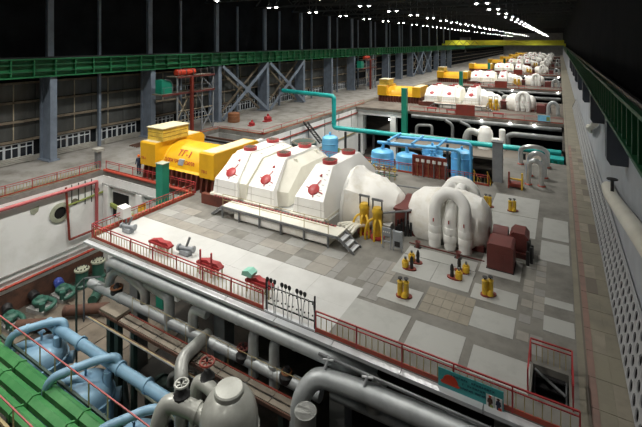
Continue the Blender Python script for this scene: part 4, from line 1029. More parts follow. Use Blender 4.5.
pipe('blue_branch', [(-21.9, 10.7, -5.4), (-21.6, 10.7, -4.2), (-20.3, 12.4, -3.9), (-19.6, 13.1, -3.9), (-19.4, 13.0, -4.6)], 0.20, 'blue_paint', 'arched blue branch pipe over the middle heater', bend=0.6, rings=[((-20.9, 11.6, -4.05), (1, 1.2, 0.1))])
pipe('blue_branch', [(-17.6, 10.6, -5.4), (-17.3, 10.6, -4.6), (-16.0, 12.2, -4.3), (-15.2, 12.6, -4.3)], 0.19, 'blue_paint', 'arched blue branch pipe at the bottom edge beside the vessel', bend=0.5)
for i, (x, y) in enumerate(((-24.7, 13.0), (-19.9, 12.95))):
    pipe('blue_riser', [(x, y - 0.3, -5.6), (x, y - 0.25, -4.5)], 0.22, 'blue_paint', 'short blue riser joining the header above the %s heater' % ('far left', 'middle')[i], n=10)
    pipe('blue_nozzle', [(x - 2.2, y - 1.9, -5.2), (x - 1.3, y - 1.2, -4.75), (x - 0.7, y - 0.8, -5.0)], 0.2, 'blue_paint', 'small blue nozzle pipe on the left side of the %s heater' % ('far left', 'middle')[i], bend=0.4, n=10)
pipe('tan_pipe', [(-22.6, 14.3, -6.2), (-20.2, 14.0, -6.0), (-14, 13.7, -6.2)], 0.10, 'barrel_top', 'thin tan pipe behind the blue header', n=8)
pipe('grey_pipe', [(-23.8, 15.4, -7.5), (-22.9, 14.4, -6.2), (-21.2, 14.3, -6.2), (-20.6, 14.3, -8.8)], 0.24, 'dull_pipe', 'grey bent pipe behind the blue header', bend=0.5, n=10)
# green ducts in the lower left corner, with rails
for i, y in enumerate((10.8, 10.08, 9.36)):
    t = thing('green_duct', 'long bright green duct in the lower left corner, %s from the blue tanks' % WORDS[i], 'duct', (-22, y, -5))
    pts = [(y + 0.28 * math.cos(a) * 1.1, -4.85 + 0.28 * math.sin(a)) for a in [PI / 6 + PI / 3 * k for k in range(6)]]
    for k in range(7):
        x0 = -33.2 + k * 2.9
        MB().prism(pts, 'x', x0, x0 + 2.84).build('duct_length', 'duct_green', t)
        MB().prism([(a + (0.05 if a > y else -0.05), b + (0.05 if b > -4.85 else -0.05)) for a, b in pts], 'x', x0 + 2.80, x0 + 2.90).build('joint_band', 'duct_green', t)
    for x in (-30, -24, -18): MB().bar((x, y, PITZ), (x, y, -5.2), 0.2).build('support_leg', 'dark_green_steel', t)
for i, (y, z0, lab, x1) in enumerate(((11.4, -4.75, 'thin pink handrail between the green ducts and the blue tanks', -14.5), (8.95, -4.75, 'thin pink handrail in front of the green ducts', -17.5))):
    t = thing('duct_railing', lab, 'railing', (-22, y, z0))
    MB().bar((-33, y, z0 + 1.1), (x1, y - 0.25, z0 + 1.1), 0.05).build('top_rail', 'pink_pipe', t)
    for k in range(11):
        x = -32.5 + k * 1.5
        if x < x1: MB().bar((x, y - 0.25 * (x + 33) / 16, z0), (x, y - 0.25 * (x + 33) / 16, z0 + 1.1), 0.05).build('post', 'rail_yellow', t)
    MB().bar((-33, y, z0), (x1, y - 0.25, z0), 0.12).build('bottom_rail', 'rail_yellow' if i else 'dark_green_steel', t)
    for x in (-30, -22, -18): MB().bar((x, y - 0.1, PITZ), (x, y - 0.1, z0), 0.1).build('leg', 'dark_green_steel', t)
tag(MB().box(-33, -17, 7.6, 8.85, -5.0, -4.9).build('catwalk_grating', 'walk_plate'), 'tan grating catwalk at the bottom left corner', 'walkway')
# dark machinery in the shade of the pits
def dark_machine(x, y, label, L=2.0, r=0.7, m='dark_green_steel', rz=0.0, z0=PITZ):
    t = thing('condensate_cooler', label, 'cooler', (x, y, z0), 'dark coolers in the pits', rz)
    zc = 0.6 + r
    MB().lathe([(r * 0.6, -L / 2 - 0.25), (r, -L / 2), (r, L / 2), (r * 0.6, L / 2 + 0.25)], (0, 0, zc), 'x', 18).build('shell', m, t, True)
    for k in (-1, 1):
        MB().lathe([(r, -0.07), (r * 1.15, -0.07), (r * 1.15, 0.07), (r, 0.07)], (k * L * 0.4, 0, zc), 'x', 18).build('flange', m, t, True)
        MB().box(k * L * 0.3 - 0.12, k * L * 0.3 + 0.12, -r * 0.8, r * 0.8, 0, 0.75).build('saddle', 'dark_metal', t, True)
    MB().tube([(0, 0, zc + r * 0.8), (0, 0, zc + r + 0.6), (0.9, 0.3, zc + r + 0.9), (1.6, 0.4, zc + r + 0.9)], 0.16, 10, bend=0.4).build('nozzle_pipe', 'dull_pipe', t, True)
    return t
for i, (x, y, L, z) in enumerate(((-19.0, 15.8, 2.4, 0), (-15.2, 15.6, 2.2, 0), (-11.5, 15.8, 2.4, 0), (-17.4, 14.2, 1.6, 0.2), (-6.0, 15.6, 3.0, 0))):
    dark_machine(x, y, 'dark cooler in the shade below the silver headers, %s' % ('first from the left', 'second from the left', 'third from the left', 'in front by the walkway legs', 'at the right')[i], L, 0.75 if i != 3 else 0.5, rz=z)
for i, (x, y, L) in enumerate(((-7.0, 52.5, 3.0), (-3.2, 54.0, 2.5), (-22.0, 52.0, 3.0), (-18, 55.5, 3.0), (-11.5, 55.0, 3.0))):
    dark_machine(x, y, 'dark cooler on the pit floor before the teal pipe, %s' % ('near the yellow stair', 'right of the yellow stair', 'left of the blue tanks', 'behind the left blue tanks', 'behind the right blue tanks')[i], L, 1.0)
# pumps along the white wall
def pump(x, y, label, blue=False, rz=0.0):
    t = thing('water_pump', label, 'pump', (x, y, PITZ), 'green pumps by the white wall', rz)
    t.scale = (0.85, 0.85, 0.85)
    MB().box(-0.9, 1.3, -0.7, 0.7, 0, 0.35).build('plinth', 'grey_wall', t, True)
    MB().torus((0, 0, 0.8), 0.46, 0.22, 'z', 18, 10).build('volute', 'pump_green', t, True)
    MB().lathe([(0.46, 0.35), (0.46, 1.0), (0.36, 1.08), (0.3, 1.2), (0.1, 1.22)], (0, 0, 0), 'z', 16).build('casing', 'pump_green', t, True)
    MB().tube([(0.1, 0.5, 0.8), (0.9, 0.5, 0.8), (1.5, 0.4, 0.75), (1.6, -0.2, 0.6), (1.5, -0.7, 0.6)], 0.2, 12, bend=0.5).build('discharge_pipe', 'pump_green', t, True)
    MB().cyl((-0.5, 0, 0.95), (-1.4, 0.25, 1.0), 0.40, n=16).build('motor', 'motor_blue' if blue else 'dark_metal', t, True)
    for k in range(5): MB().torus((-0.62 - 0.16 * k, 0.05 + 0.045 * k, 0.96), 0.41, 0.03, 'x', 16, 4).build('cooling_fin', 'motor_blue' if blue else 'dark_metal', t, True)
    MB().cyl((0.9, -0.5, 0.35), (0.9, -0.5, 1.0), 0.26, n=12).build('suction_flange', 'pump_green', t, True)
    return t
pump(-36.0, 15.2, 'green pump at the left edge by the white wall')
pump(-36.1, 17.3, 'green pump in the middle of the wall row', rz=0.2)
pump(-36.2, 19.1, 'green pump with a blue ribbed motor by the white wall', True)
for i, (x, y) in enumerate(((-36.3, 20.75), (-36.4, 22.3))):
    t = thing('pump_barrel', 'upright green barrel pump with a pale lid, %s of two' % ('left', 'right')[i], 'pump', (x, y, PITZ), 'green barrel pumps')
    MB().lathe([(0.62, 0), (0.60, 0.2), (0.50, 0.3), (0.50, 1.35), (0.54, 1.4)], (x, y, PITZ), 'z', 20).build('barrel', 'pump_green', t)
    MB().lathe([(0.56, 1.41), (0.60, 1.43), (0.60, 1.55), (0.5, 1.58)], (x, y, PITZ), 'z', 20).build('lid', 'barrel_top', t)
    for k in range(10):
        a = 2 * PI * k / 10
        MB().cyl((x + 0.43 * math.cos(a), y + 0.43 * math.sin(a), PITZ + 1.6), (x + 0.43 * math.cos(a), y + 0.43 * math.sin(a), PITZ + 1.68), 0.06, n=6).build('bolt', 'dark_metal', t)
pipe('green_pipe', [(-34.8, 21.5, PITZ + 0.45), (-33.4, 20.4, PITZ + 0.45), (-32.8, 19.6, PITZ + 0.45)], 0.38, 'pump_green', 'short green pipe on the pit floor beside the barrel pumps', bend=0.4)
pipe('rusty_tube', [(-33.2, 17.6, PITZ + 0.62), (-30.6, 19.6, PITZ + 0.62)], 0.38, 'rust', 'thick rusty tube lying on the pit floor', rings=[((-33.1, 17.68, PITZ + 0.62), (1.3, 1, 0))], fr=1.1)
pipe('rusty_tube', [(-34.6, 15.0, PITZ + 0.5), (-32.4, 16.6, PITZ + 0.5)], 0.42, 'rust', 'second rusty tube on the pit floor near the green pumps')
pipe('fire_pipe', [(-37.45, -4, -7.0), (-37.45, 23.2, -7.0)], 0.11, 'orange_pipe', 'straight orange pipe along the foot of the white pit wall', rings=[((-37.45, y, -7.0), YD) for y in (15.5, 19.0, 22)], n=10)
pipe('pink_water_pipe', [(-37.3, -4, -0.7), (-37.3, 22.6, -0.75), (-37.3, 22.7, -0.75), (-37.3, 22.7, -5.2)], 0.15, 'pink_pipe', 'pink pipe crossing the white wall and turning down near its corner', bend=0.6, n=10)
pipe('pink_water_pipe', [(-37.4, 20.0, -0.5), (-37.4, 20.3, -5.2), (-37.4, 22.7, -5.2)], 0.10, 'rack_red', 'dark red pipe frame on the white wall below the pink pipe', bend=0.1, n=8)

# ================================================================== RIGHT WALL PIPE
pipe('wall_pipe', [(2.78, 30.3, 3.2), (2.45, 29.5, 3.75), (2.42, 27.0, 3.95), (2.42, 22.0, 4.8), (2.42, 14.0, 6.2)], 0.33, 'casing_cream', 'cream insulated pipe fixed to the right wall above the lattice', bend=0.9)
pipe('wall_pipe', [(2.78, 50.0, 3.2), (2.5, 49.0, 3.8), (2.45, 45.0, 4.4), (2.5, 40.0, 5.6)], 0.25, 'casing_cream', 'second cream pipe on the right wall, farther along', bend=0.9)
wv = thing('wall_valve', 'small dark valve standing on the right wall pipe', 'valve', (2.42, 26.5, 4.3))
MB().cyl((2.42, 26.5, 4.25), (2.42, 26.5, 5.0), 0.08, n=8).build('stem', 'dark_metal', wv)
MB().lathe([(0.03, -0.02), (0.26, -0.02), (0.26, 0.03), (0.03, 0.03)], (2.42, 26.5, 5.0), 'z', 12).build('hand_wheel', 'dark_metal', wv)

# ================================================================== LEFT WALL STEELWORK
for i, (ya, yb) in enumerate(((46.85, 58.85), (58.85, 70.85), (142.85, 154.85), (154.85, 166.85))):
    t = thing('cross_brace', 'blue-grey steel cross brace between wall columns, %s pair' % ('left of the near', 'right of the near', 'left of the far', 'right of the far')[i], 'brace', (-44.75, (ya + yb) / 2, 0))
    MB().bar((-44.72, ya + 0.3, 8.5), (-44.72, yb - 0.3, 0.3), 0.16, 0.5).build('diagonal', 'column_blue', t)
    MB().bar((-44.70, ya + 0.3, 0.3), (-44.70, yb - 0.3, 8.5), 0.16, 0.5).build('diagonal', 'column_blue', t)
    MB().box(-44.62, -44.55, (ya + yb) / 2 - 0.7, (ya + yb) / 2 + 0.7, 3.9, 4.9).build('gusset_plate', 'column_blue', t)
    t2 = thing('rear_brace', 'brown rear brace behind the %s cross brace on the wall' % ('near left', 'near right', 'far left', 'far right')[i], 'brace', (-46.8, (ya + yb) / 2, 0))
    MB().bar((-46.5, ya + 0.6, 8.4), (-46.5, yb - 0.6, 0.4), 0.12, 0.35).build('diagonal', 'girt_brown', t2)
    MB().bar((-46.3, ya + 0.6, 0.4), (-46.3, yb - 0.6, 8.4), 0.12, 0.35).build('diagonal', 'girt_brown', t2)
def scaffold(dy, word):
    t = thing('steel_scaffold', 'two-level steel service platform with braces against the left wall, %s' % word, 'platform', (-43.6, 39 + dy, 0))
    for z, y0 in ((5.55, 34.3), (7.65, 36.6)):
        MB().box(-44.6, -42.6, y0 + dy, 43.2 + dy, z, z + 0.12).build('deck_plate', 'walk_plate', t)
        MB().box(-42.6, -42.5, y0 + dy, 43.2 + dy, z - 0.12, z + 0.14).build('edge_beam', 'oxide_red', t)
        MB().bar((-42.55, y0 + dy, z + 0.95), (-42.55, 43.2 + dy, z + 0.95), 0.05).build('hand_rail', 'mid_metal', t)
        for k in range(6): MB().bar((-42.55, y0 + dy + 0.2 + k * 1.25, z + 0.12), (-42.55, y0 + dy + 0.2 + k * 1.25, z + 0.95), 0.05).build('rail_post', 'mid_metal', t)
    for y in (36.7, 40.9, 43.0): MB().bar((-42.7, y + dy, 0), (-42.7, y + dy, 7.65), 0.16).build('leg', 'panel_grey', t)
    for (a, b) in (((36.8, 2.2), (38.6, 5.0)), ((36.8, 5.0), (38.6, 2.2)), ((40.0, 5.4), (43.0, 0.2)), ((41, 7.5), (43, 5.8)), ((43.0, 3.0), (40.9, 0.2))):
        MB().bar((-42.8, a[0] + dy, a[1]), (-42.8, b[0] + dy, b[1]), 0.12).build('diagonal', 'panel_grey' if a[0] > 39 else 'batten', t)
    for z in (2.0, 3.2): MB().bar((-42.8, 36.7 + dy, z), (-42.8, 43.0 + dy, z), 0.10).build('tie_bar', 'batten', t)
    MB().bar((-42.45, 38.9 + dy, 0), (-42.45, 38.9 + dy, 7.6), 0.36).build('red_leg', 'rack_red', t)
    v = thing('red_drum', 'rusty red drum lying on top of the wall platform, %s' % word, 'drum', (-43.4, 38.6 + dy, 7.77))
    MB().lathe([(0.2, -1.7), (0.42, -1.55), (0.42, 1.55), (0.2, 1.7)], (-43.4, 38.6 + dy, 8.22), 'y', 16).build('shell', 'helmet_red', v)
    for k in (-1.0, 0, 1.0): MB().lathe([(0.42, -0.05), (0.45, -0.05), (0.45, 0.05), (0.42, 0.05)], (-43.4, 38.6 + dy + k, 8.22), 'y', 16).build('band', 'rack_red', v)
    for k in (-1.2, 1.2): MB().box(-43.7, -43.1, 38.5 + dy + k, 38.7 + dy + k, 7.77, 7.9).build('saddle', 'rack_red', v)
    gh = thing('green_hood', 'rounded green hood standing on the lower wall platform, %s' % word, 'hood', (-43.6, 35.3 + dy, 5.67))
    MB().prism([(34.6 + dy, 5.68), (36.2 + dy, 5.68), (36.2 + dy, 6.8), (35.9 + dy, 7.3), (35.4 + dy, 7.45), (34.6 + dy, 7.45)], 'x', -44.3, -43.1).build('shell', 'teal_post', gh)
    MB().tube([(-43.05, 36.25 + dy, 5.7), (-43.05, 36.25 + dy, 6.8), (-43.05, 35.9 + dy, 7.35), (-43.05, 35.0 + dy, 7.5)], 0.05, 6, bend=0.3).build('edge_frame', 'mid_metal', gh)
scaffold(0, 'behind the near generator')
scaffold(60, 'far along the hall')
dr = thing('brown_drum', 'brown cylindrical drum standing by the wall column with the cross brace', 'drum', (-43.2, 47.9, 0))
MB().lathe([(0.85, 0), (0.9, 0.05), (0.9, 1.35), (0.85, 1.4)], (-43.2, 47.9, 0), 'z', 18).build('shell', 'drum_brown', dr)
for z in (0.4, 0.95): MB().lathe([(0.9, -0.03), (0.94, 0), (0.9, 0.03)], (-43.2, 47.9, z), 'z', 18).build('hoop', 'drum_brown', dr)
for i, (x, y, s_) in enumerate(((-39.0, 47.0, 0.6), (-39.0, 50.8, 0.85))):
    t = thing('red_winch', '%s red machine standing on the left aisle beyond the opening' % ('small', 'larger')[i], 'winch', (x, y, 0))
    MB().box(x - 0.5 * s_, x + 0.5 * s_, y - 0.8 * s_, y + 0.8 * s_, 0, 0.15).build('base', 'red_paint', t)
    MB().cyl((x, y - 0.5 * s_, 0.6 * s_), (x, y + 0.5 * s_, 0.6 * s_), 0.4 * s_, n=14).build('drum', 'red_paint', t)
    MB().bar((x, y, 0.6 * s_), (x + 0.1, y + 0.1, 1.35 * s_), 0.2).build('lever', 'red_paint', t)
    MB().box(x - 0.3 * s_, x + 0.3 * s_, y + 0.5 * s_, y + 0.9 * s_, 0.15, 0.7 * s_).build('motor', 'red_paint', t)
dx_ = thing('debris_pile', 'rust coloured pipes piled on the aisle by the wall near the control box', 'pipes', (-44, 32, 0))
for k in range(4): MB().bar((-43.6 + 0.4 * k, 30.5, 0.08), (-43.2 + 0.4 * k, 33.5, 0.35), 0.12).build('pipe_length', 'rust', dx_)
# beams across the dark opening behind the generator
hb = thing('opening_beams', 'dark steel beams spanning the floor opening behind the generator', 'beams', (-38, 38, -0.4))
for k, y in enumerate((34.6, 36.6, 38.6, 40.6)): MB().bar((-41.5, y, -0.35 - 0.25 * (k % 2)), (-33.6, y, -0.35 - 0.25 * (k % 2)), 0.2, 0.25).build('beam', 'rust' if k % 2 else 'dark_metal', hb)

# ================================================================== PIT BETWEEN FIRST AND SECOND ROW
pipe('teal_main', [(-44.2, 62.2, 3.3), (-32.6, 60.6, 3.2), (-32.6, 60.6, -2.05), (0.2, 61.2, -2.05)], 0.37, 'teal_paint', 'long teal pipe dropping from the left wall and crossing the hall', bend=0.5, n=14, rings=[((-20, 60.85, -2.05), XD), ((-8, 61.05, -2.05), XD)], fr=1.08)
for i, x in enumerate((-30.5, -28.0, -25.5, -14, -4)):
    tag(MB().bar((x, 60.7, PITZ), (x, 60.7, -2.55), 0.3).build('pipe_support', 'dark_metal'), 'dark upright support under the teal pipe, %s from the left' % WORDS[i], 'support', 'teal pipe supports')
def blue_tank(x, y, zt, r, label, z0=PITZ):
    t = thing('blue_tank', label, 'tank', (x, y, z0), 'bright blue tanks behind the near deck')
    MB().lathe([(r, 0), (r, zt - z0 - 0.5), (r * 0.93, zt - z0 - 0.25), (r * 0.6, zt - z0 - 0.05), (0.2, zt - z0)], (x, y, z0), 'z', 22).build('shell', 'blue_bright', t)
    MB().lathe([(r, -0.06), (r * 1.05, 0), (r, 0.06)], (x, y, zt - 0.9), 'z', 22).build('band', 'blue_bright', t)
    MB().cyl((x, y, zt - 0.1), (x, y, zt + 0.35), 0.14, n=10).build('neck', 'blue_bright', t)
    for k in range(6):
        a = 2 * PI * k / 6
        MB().bar((x + r * 0.7 * math.cos(a), y + r * 0.7 * math.sin(a), zt - 0.25), (x + r * 0.98 * math.cos(a), y + r * 0.98 * math.sin(a), zt - 0.42), 0.06).build('lug', 'blue_bright', t)
blue_tank(-17.8, 45.0, -0.15, 1.3, 'bright blue tank at the left of the blue pipe manifold')
blue_tank(-14.8, 45.0, -0.2, 1.3, 'bright blue tank under the middle of the blue pipe manifold')
blue_tank(-11.8, 45.2, -0.2, 1.3, 'bright blue tank behind the red gauge rack')
blue_tank(-23.1, 42.0, 1.4, 0.95, 'tall bright blue tank standing behind the white hoods')
blue_tank(-13.2, 49.5, -0.2, 1.2, 'bright blue tank in the second line under the manifold')
blue_tank(-9.8, 49.5, -0.2, 1.2, 'bright blue tank at the right end of the second line')
pipe('blue_manifold', [(-18.4, 45.0, 0.55), (-10.0, 45.0, 0.75), (-9.2, 45.0, 0.7), (-9.2, 45.0, -4)], 0.18, 'blue_bright', 'front bright blue manifold pipe bending down at its right end', bend=0.7, rings=[((x, 45.0, 0.55 + 0.02 * (x + 18.4)), XD) for x in (-17, -14, -11.5)])
pipe('blue_manifold', [(-17.2, 48.5, 0.6), (-9.4, 48.5, 0.8), (-8.6, 48.5, 0.75), (-8.6, 48.5, -4)], 0.18, 'blue_bright', 'rear bright blue manifold pipe', bend=0.7, rings=[((x, 48.5, 0.65), XD) for x in (-15, -12)])
for i, x in enumerate((-17.0, -14.2, -11.4)):
    pipe('blue_cross_pipe', [(x, 44.6, 0.95), (x, 49.0, 0.95)], 0.13, 'blue_bright', 'bright blue cross pipe between the two manifolds, %s from the left' % WORDS[i], n=10, rings=[((x, 46.8, 0.95), YD)])
    pipe('blue_drop', [(x - 0.7, 45.0, 0.4), (x - 0.7, 44.95, -0.5)], 0.15, 'blue_bright', 'short blue drop pipe onto a tank, %s from the left' % WORDS[i], n=10)
rr = thing('gauge_rack', 'dark red rack of gauges and upright pipes at the rear deck edge', 'gauge rack', (-10.1, 37.0, 0))
for x in (-11.65, -10.65, -9.65, -8.65): MB().bar((x, 37.0, 0), (x, 37.0, 1.9), 0.12).build('post', 'rack_red', rr)
for z in (0.15, 1.0, 1.85): MB().bar((-11.65, 37.0, z), (-8.65, 37.0, z), 0.12, 0.16).build('cross_bar', 'rack_red', rr)
MB().box(-11.6, -8.7, 37.08, 37.14, 0.2, 1.8).build('back_sheet', 'rack_red', rr)
for k in range(6):
    x = -11.35 + 0.5 * k
    MB().box(x, x + 0.28, 36.86, 36.98, 1.35, 1.6).build('gauge', 'paper_white', rr)
    MB().cyl((x + 0.14, 36.92, 0.05), (x + 0.14, 36.92, 1.34), 0.05, n=8).build('gauge_pipe', 'mid_metal' if k % 2 else 'drum_brown', rr)
gp = thing('grey_pillar', 'square grey duct pillar rising at the rear of the near deck', 'pillar', (-4.7, 39.2, 0))
MB().box(-5.1, -4.3, 38.85, 39.55, 0, 3.4).build('shaft', 'panel_grey', gp); MB().box(-5.16, -4.24, 38.8, 39.6, 3.4, 3.5).build('cap', 'mid_metal', gp)
def arch(x0, x1, y, zt, label, r=0.21):
    path = [(x0, y, 0), (x0, y, zt - r - 0.5)] + [((x0 + x1) / 2 + (x1 - x0) / 2 * math.cos(a), y, zt - r - 0.55 + 0.55 * math.sin(a)) for a in [PI - PI * k / 10 for k in range(11)]] + [(x1, y, 0)]
    t = thing('pipe_arch', label, 'pipe', ((x0 + x1) / 2, y, 0), 'silver pipe arches')
    MB().tube(path, r, 14).build('arch_pipe', 'bright_silver', t)
    for x in (x0, x1): MB().lathe([(r * 1.1, 0), (r * 1.5, 0.0), (r * 1.5, 0.06), (r * 1.1, 0.1)], (x, y, 0), 'z', 14).build('foot_ring', 'toe_red', t)
arch(-3.35, -1.0, 45.8, 2.1, 'widest silver pipe arch, farthest back on the deck'); arch(-2.35, -1.15, 42.2, 2.35, 'middle silver pipe arch on the deck'); arch(-2.3, -1.3, 39.6, 2.3, 'nearest silver pipe arch on the deck')
sd = thing('red_stand', 'small red and yellow stand on the deck between grey pillar and silver arches', 'stand', (-3.25, 38.2, 0))
for x in (-3.75, -2.75): MB().prism([(37.7, 0), (38.7, 0), (38.3, 1.25), (38.1, 1.25)], 'x', x, x + 0.12).build('side_frame', 'rack_red' if x < -3 else 'valve_yellow', sd)
MB().box(-3.63, -2.75, 37.8, 38.6, 0.15, 0.4).build('tray', 'rack_red', sd); MB().cyl((-3.63, 38.2, 0.7), (-2.75, 38.2, 0.7), 0.08, n=8).build('bar', 'valve_yellow', sd)
ys = thing('yellow_stair', 'yellow stair with handrails going down into the pit behind the deck', 'stairs', (-6.0, 41, -2))
for x in (-6.5, -5.4):
    MB().bar((x, 38.2, -0.1), (x, 45.0, -4.2), 0.08, 0.25).build('stringer', 'valve_yellow', ys)
    MB().bar((x, 38.0, 1.0), (x, 45.0, -3.2), 0.07).build('hand_rail', 'valve_yellow', ys)
    for k in range(5): MB().bar((x, 38.2 + 1.6 * k, -0.1 - 0.97 * k), (x, 38.2 + 1.6 * k, 0.9 - 0.97 * k), 0.06).build('rail_post', 'valve_yellow', ys)
for k in range(14): MB().box(-6.5, -5.4, 38.3 + 0.48 * k, 38.6 + 0.48 * k, -0.2 - 0.29 * k, -0.15 - 0.29 * k).build('tread', 'rust', ys)
tb = thing('teal_machine', 'teal box machine beyond the rear deck edge at the right', 'machine', (-0.3, 49, PITZ))
MB().box(-1.6, 0.4, 48.4, 50.0, PITZ, 0.25).build('body', 'teal_paint', tb)
for k in range(4): MB().box(-1.5 + 0.5 * k, -1.2 + 0.5 * k, 48.34, 48.4, -0.5, 0.1).build('vent', 'teal_post', tb)
wst = thing('wall_stair', 'dark steel stair leaning on the white wall beyond the hoods', 'stairs', (-32.6, 54, -2))
for dx in (0, 0.8): MB().bar((-33.2 + dx, 52.0, 0.3), (-33.2 + dx, 57.0, -4.0), 0.1, 0.22).build('stringer', 'dark_metal', wst)
for k in range(12): MB().box(-33.2, -32.4, 52.3 + 0.38 * k, 52.55 + 0.38 * k, -0.1 - 0.33 * k, -0.05 - 0.33 * k).build('tread', 'dark_metal', wst)
# pipe manifolds at the rear of the near deck
for i, (x0, y) in enumerate(((-17.4, 35.6), (-14.6, 34.8))):
    t = thing('valve_manifold', 'cluttered valve manifold with yellow and green frames behind the hoods, %s one' % ('left', 'right')[i], 'manifold', (x0 + 1, y, 0))
    for k in range(5):
        xx = x0 + 0.5 * k
        MB().bar((xx, y, 0), (xx, y, 1.25), 0.08).build('post', ('moss_green', 'rail_yellow', 'rack_red')[k % 3], t)
        MB().torus((xx, y - 0.1, 0.95), 0.16, 0.03, 'y', 12, 5).build('hand_wheel', ('valve_yellow', 'rack_red')[k % 2], t)
    for z in (0.35, 0.75, 1.2): MB().cyl((x0, y, z), (x0 + 2.1, y, z), 0.06, n=8).build('pipe_bar', ('walk_plate', 'pump_green', 'rail_yellow')[int(z * 3) % 3], t)
    for z in (0.35, 0.8): MB().cyl((x0, y + 0.5, z), (x0 + 2.1, y + 0.5, z), 0.09, n=8).build('pipe_bar', 'mid_metal', t)
gt = thing('pipe_rack', 'yellow-green pipe rack left of the bright blue tanks', 'rack', (-19.6, 38.5, PITZ))
for x in (-20.4, -19.7, -19.0):
    MB().bar((x, 39.0, PITZ), (x, 39.0, 0.9), 0.14).build('post', 'moss_green', gt)
for z in (-0.6, 0.1, 0.8): MB().bar((-20.4, 39.0, z), (-19.0, 39.0, z), 0.1).build('cross_bar', 'moss_green', gt)
lr = thing('pipe_guard', 'grey tubular guard rail on the deck behind the dark red pedestal', 'guard rail', (-9.4, 31.5, 0))
MB().tube([(-11.4, 31.3, 0), (-11.4, 31.3, 0.85), (-9.0, 31.6, 0.85), (-8.2, 32.2, 0.95), (-8.2, 32.2, 0)], 0.06, 8, bend=0.15).build('rail', 'mid_metal', lr)
MB().tube([(-9.0, 31.6, 0), (-9.0, 31.6, 0.85)], 0.05, 8).build('post', 'mid_metal', lr)
dv = thing('dark_tank', 'dark round tank top with pipework behind the white hoods', 'tank', (-26.4, 41.5, PITZ))
MB().lathe([(1.5, 0), (1.5, 9.4), (1.55, 9.5), (1.3, 9.6)], (-26.4, 41.5, PITZ), 'z', 20).build('shell', 'dark_green_steel', dv)
MB().torus((-26.4, 41.5, 0.35), 1.3, 0.12, 'z', 18, 6).build('rim', 'walk_plate', dv)
for i, x in enumerate((-28.5, -30.0, -31.6)):
    pump(x, 47.0 + 2 * i, 'green pump on the pit floor below the white aisle wall, %s from the right' % WORDS[i], rz=0.4)

# ================================================================== ROWS BEYOND: front pipework, rails, panels built for the second row and copied on
for u in range(1, 5): struct('floor_shade_slab_' + ORD[u], MB().box(-24, 0.5, 63.5 + OFF[u] - 56, 71.0 + OFF[u] - 56, -4.7, -4.4), 'strip_dark')  # added dark slabs: shade the pits and carry the white vessels
FAR = []
def far_reg(root, lab, grp, last=7): FAR.append((root, lab, grp, last)); root['group'] = grp; return root
Y2 = 71.0
t = thing('deck_railing', 'red railing along the front deck edge of the second turbine row', 'railing', (-12, Y2 + 0.2, 0))
rail_run(t, (-23.0, Y2 + 0.2, 0), (0.5, Y2 + 0.2, 0), bal_on=False, posts=2.5)
far_reg(t, 'red railing along the front deck edge of the {o} turbine row', 'front deck railings')
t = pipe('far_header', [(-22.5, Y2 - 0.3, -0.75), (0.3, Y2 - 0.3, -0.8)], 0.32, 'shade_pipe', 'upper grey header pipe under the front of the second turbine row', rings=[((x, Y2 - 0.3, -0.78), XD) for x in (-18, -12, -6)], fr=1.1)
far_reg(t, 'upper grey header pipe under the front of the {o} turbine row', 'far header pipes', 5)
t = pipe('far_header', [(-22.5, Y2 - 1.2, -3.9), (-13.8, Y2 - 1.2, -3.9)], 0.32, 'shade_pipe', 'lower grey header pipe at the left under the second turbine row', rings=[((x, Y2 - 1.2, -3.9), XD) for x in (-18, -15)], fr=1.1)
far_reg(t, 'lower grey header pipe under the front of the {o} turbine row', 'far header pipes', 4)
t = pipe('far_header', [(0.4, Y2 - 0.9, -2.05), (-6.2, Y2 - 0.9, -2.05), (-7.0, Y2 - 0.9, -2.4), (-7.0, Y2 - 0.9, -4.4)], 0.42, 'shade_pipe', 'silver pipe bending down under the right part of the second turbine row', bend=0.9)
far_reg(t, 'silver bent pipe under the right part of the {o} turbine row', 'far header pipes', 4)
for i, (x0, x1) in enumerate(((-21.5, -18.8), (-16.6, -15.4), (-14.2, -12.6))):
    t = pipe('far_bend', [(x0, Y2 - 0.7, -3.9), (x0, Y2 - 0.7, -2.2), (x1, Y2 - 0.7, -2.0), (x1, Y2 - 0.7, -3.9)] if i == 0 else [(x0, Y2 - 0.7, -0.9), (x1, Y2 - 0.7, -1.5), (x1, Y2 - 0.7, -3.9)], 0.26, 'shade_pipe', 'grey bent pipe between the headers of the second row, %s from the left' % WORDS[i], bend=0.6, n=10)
    far_reg(t, 'grey bent pipe %s from the left under the {o} turbine row' % WORDS[i], 'far bent pipes', 3)
t = thing('white_vessel', 'white domed vessel before the front of the second turbine row', 'vessel', (-10.1, Y2 - 2, -4.4))
MB().lathe([(1.15, 0), (1.15, 2.3), (1.05, 2.75), (0.8, 3.05), (0.75, 3.25), (0.35, 3.4)], (-10.1, Y2 - 2, -4.4), 'z', 20).build('shell', 'insulation_white', t)
MB().tube([(-11.0, Y2 - 2.2, -2.2), (-12.4, Y2 - 2.2, -1.8), (-13.0, Y2 - 2.2, -3), (-13.0, Y2 - 2.2, -4.4)], 0.55, 12, bend=0.8).build('side_pipe', 'dull_pipe', t)
MB().tube([(-9.2, Y2 - 2.2, -3.0), (-7.8, Y2 - 2.2, -3.0)], 0.4, 12).build('branch', 'insulation_white', t)
MB().lathe([(0.45, -4.4), (0.45, -1.3), (0.3, -1.15)], (-7.6, Y2 - 2.2, 0), 'z', 14).build('stub', 'insulation_white', t)
far_reg(t, 'white domed vessel before the front of the {o} turbine row', 'white vessels', 4)
t = thing('green_post', 'tall square green duct post at the front of the second turbine row', 'post', (-23.5, 69.8, PITZ))
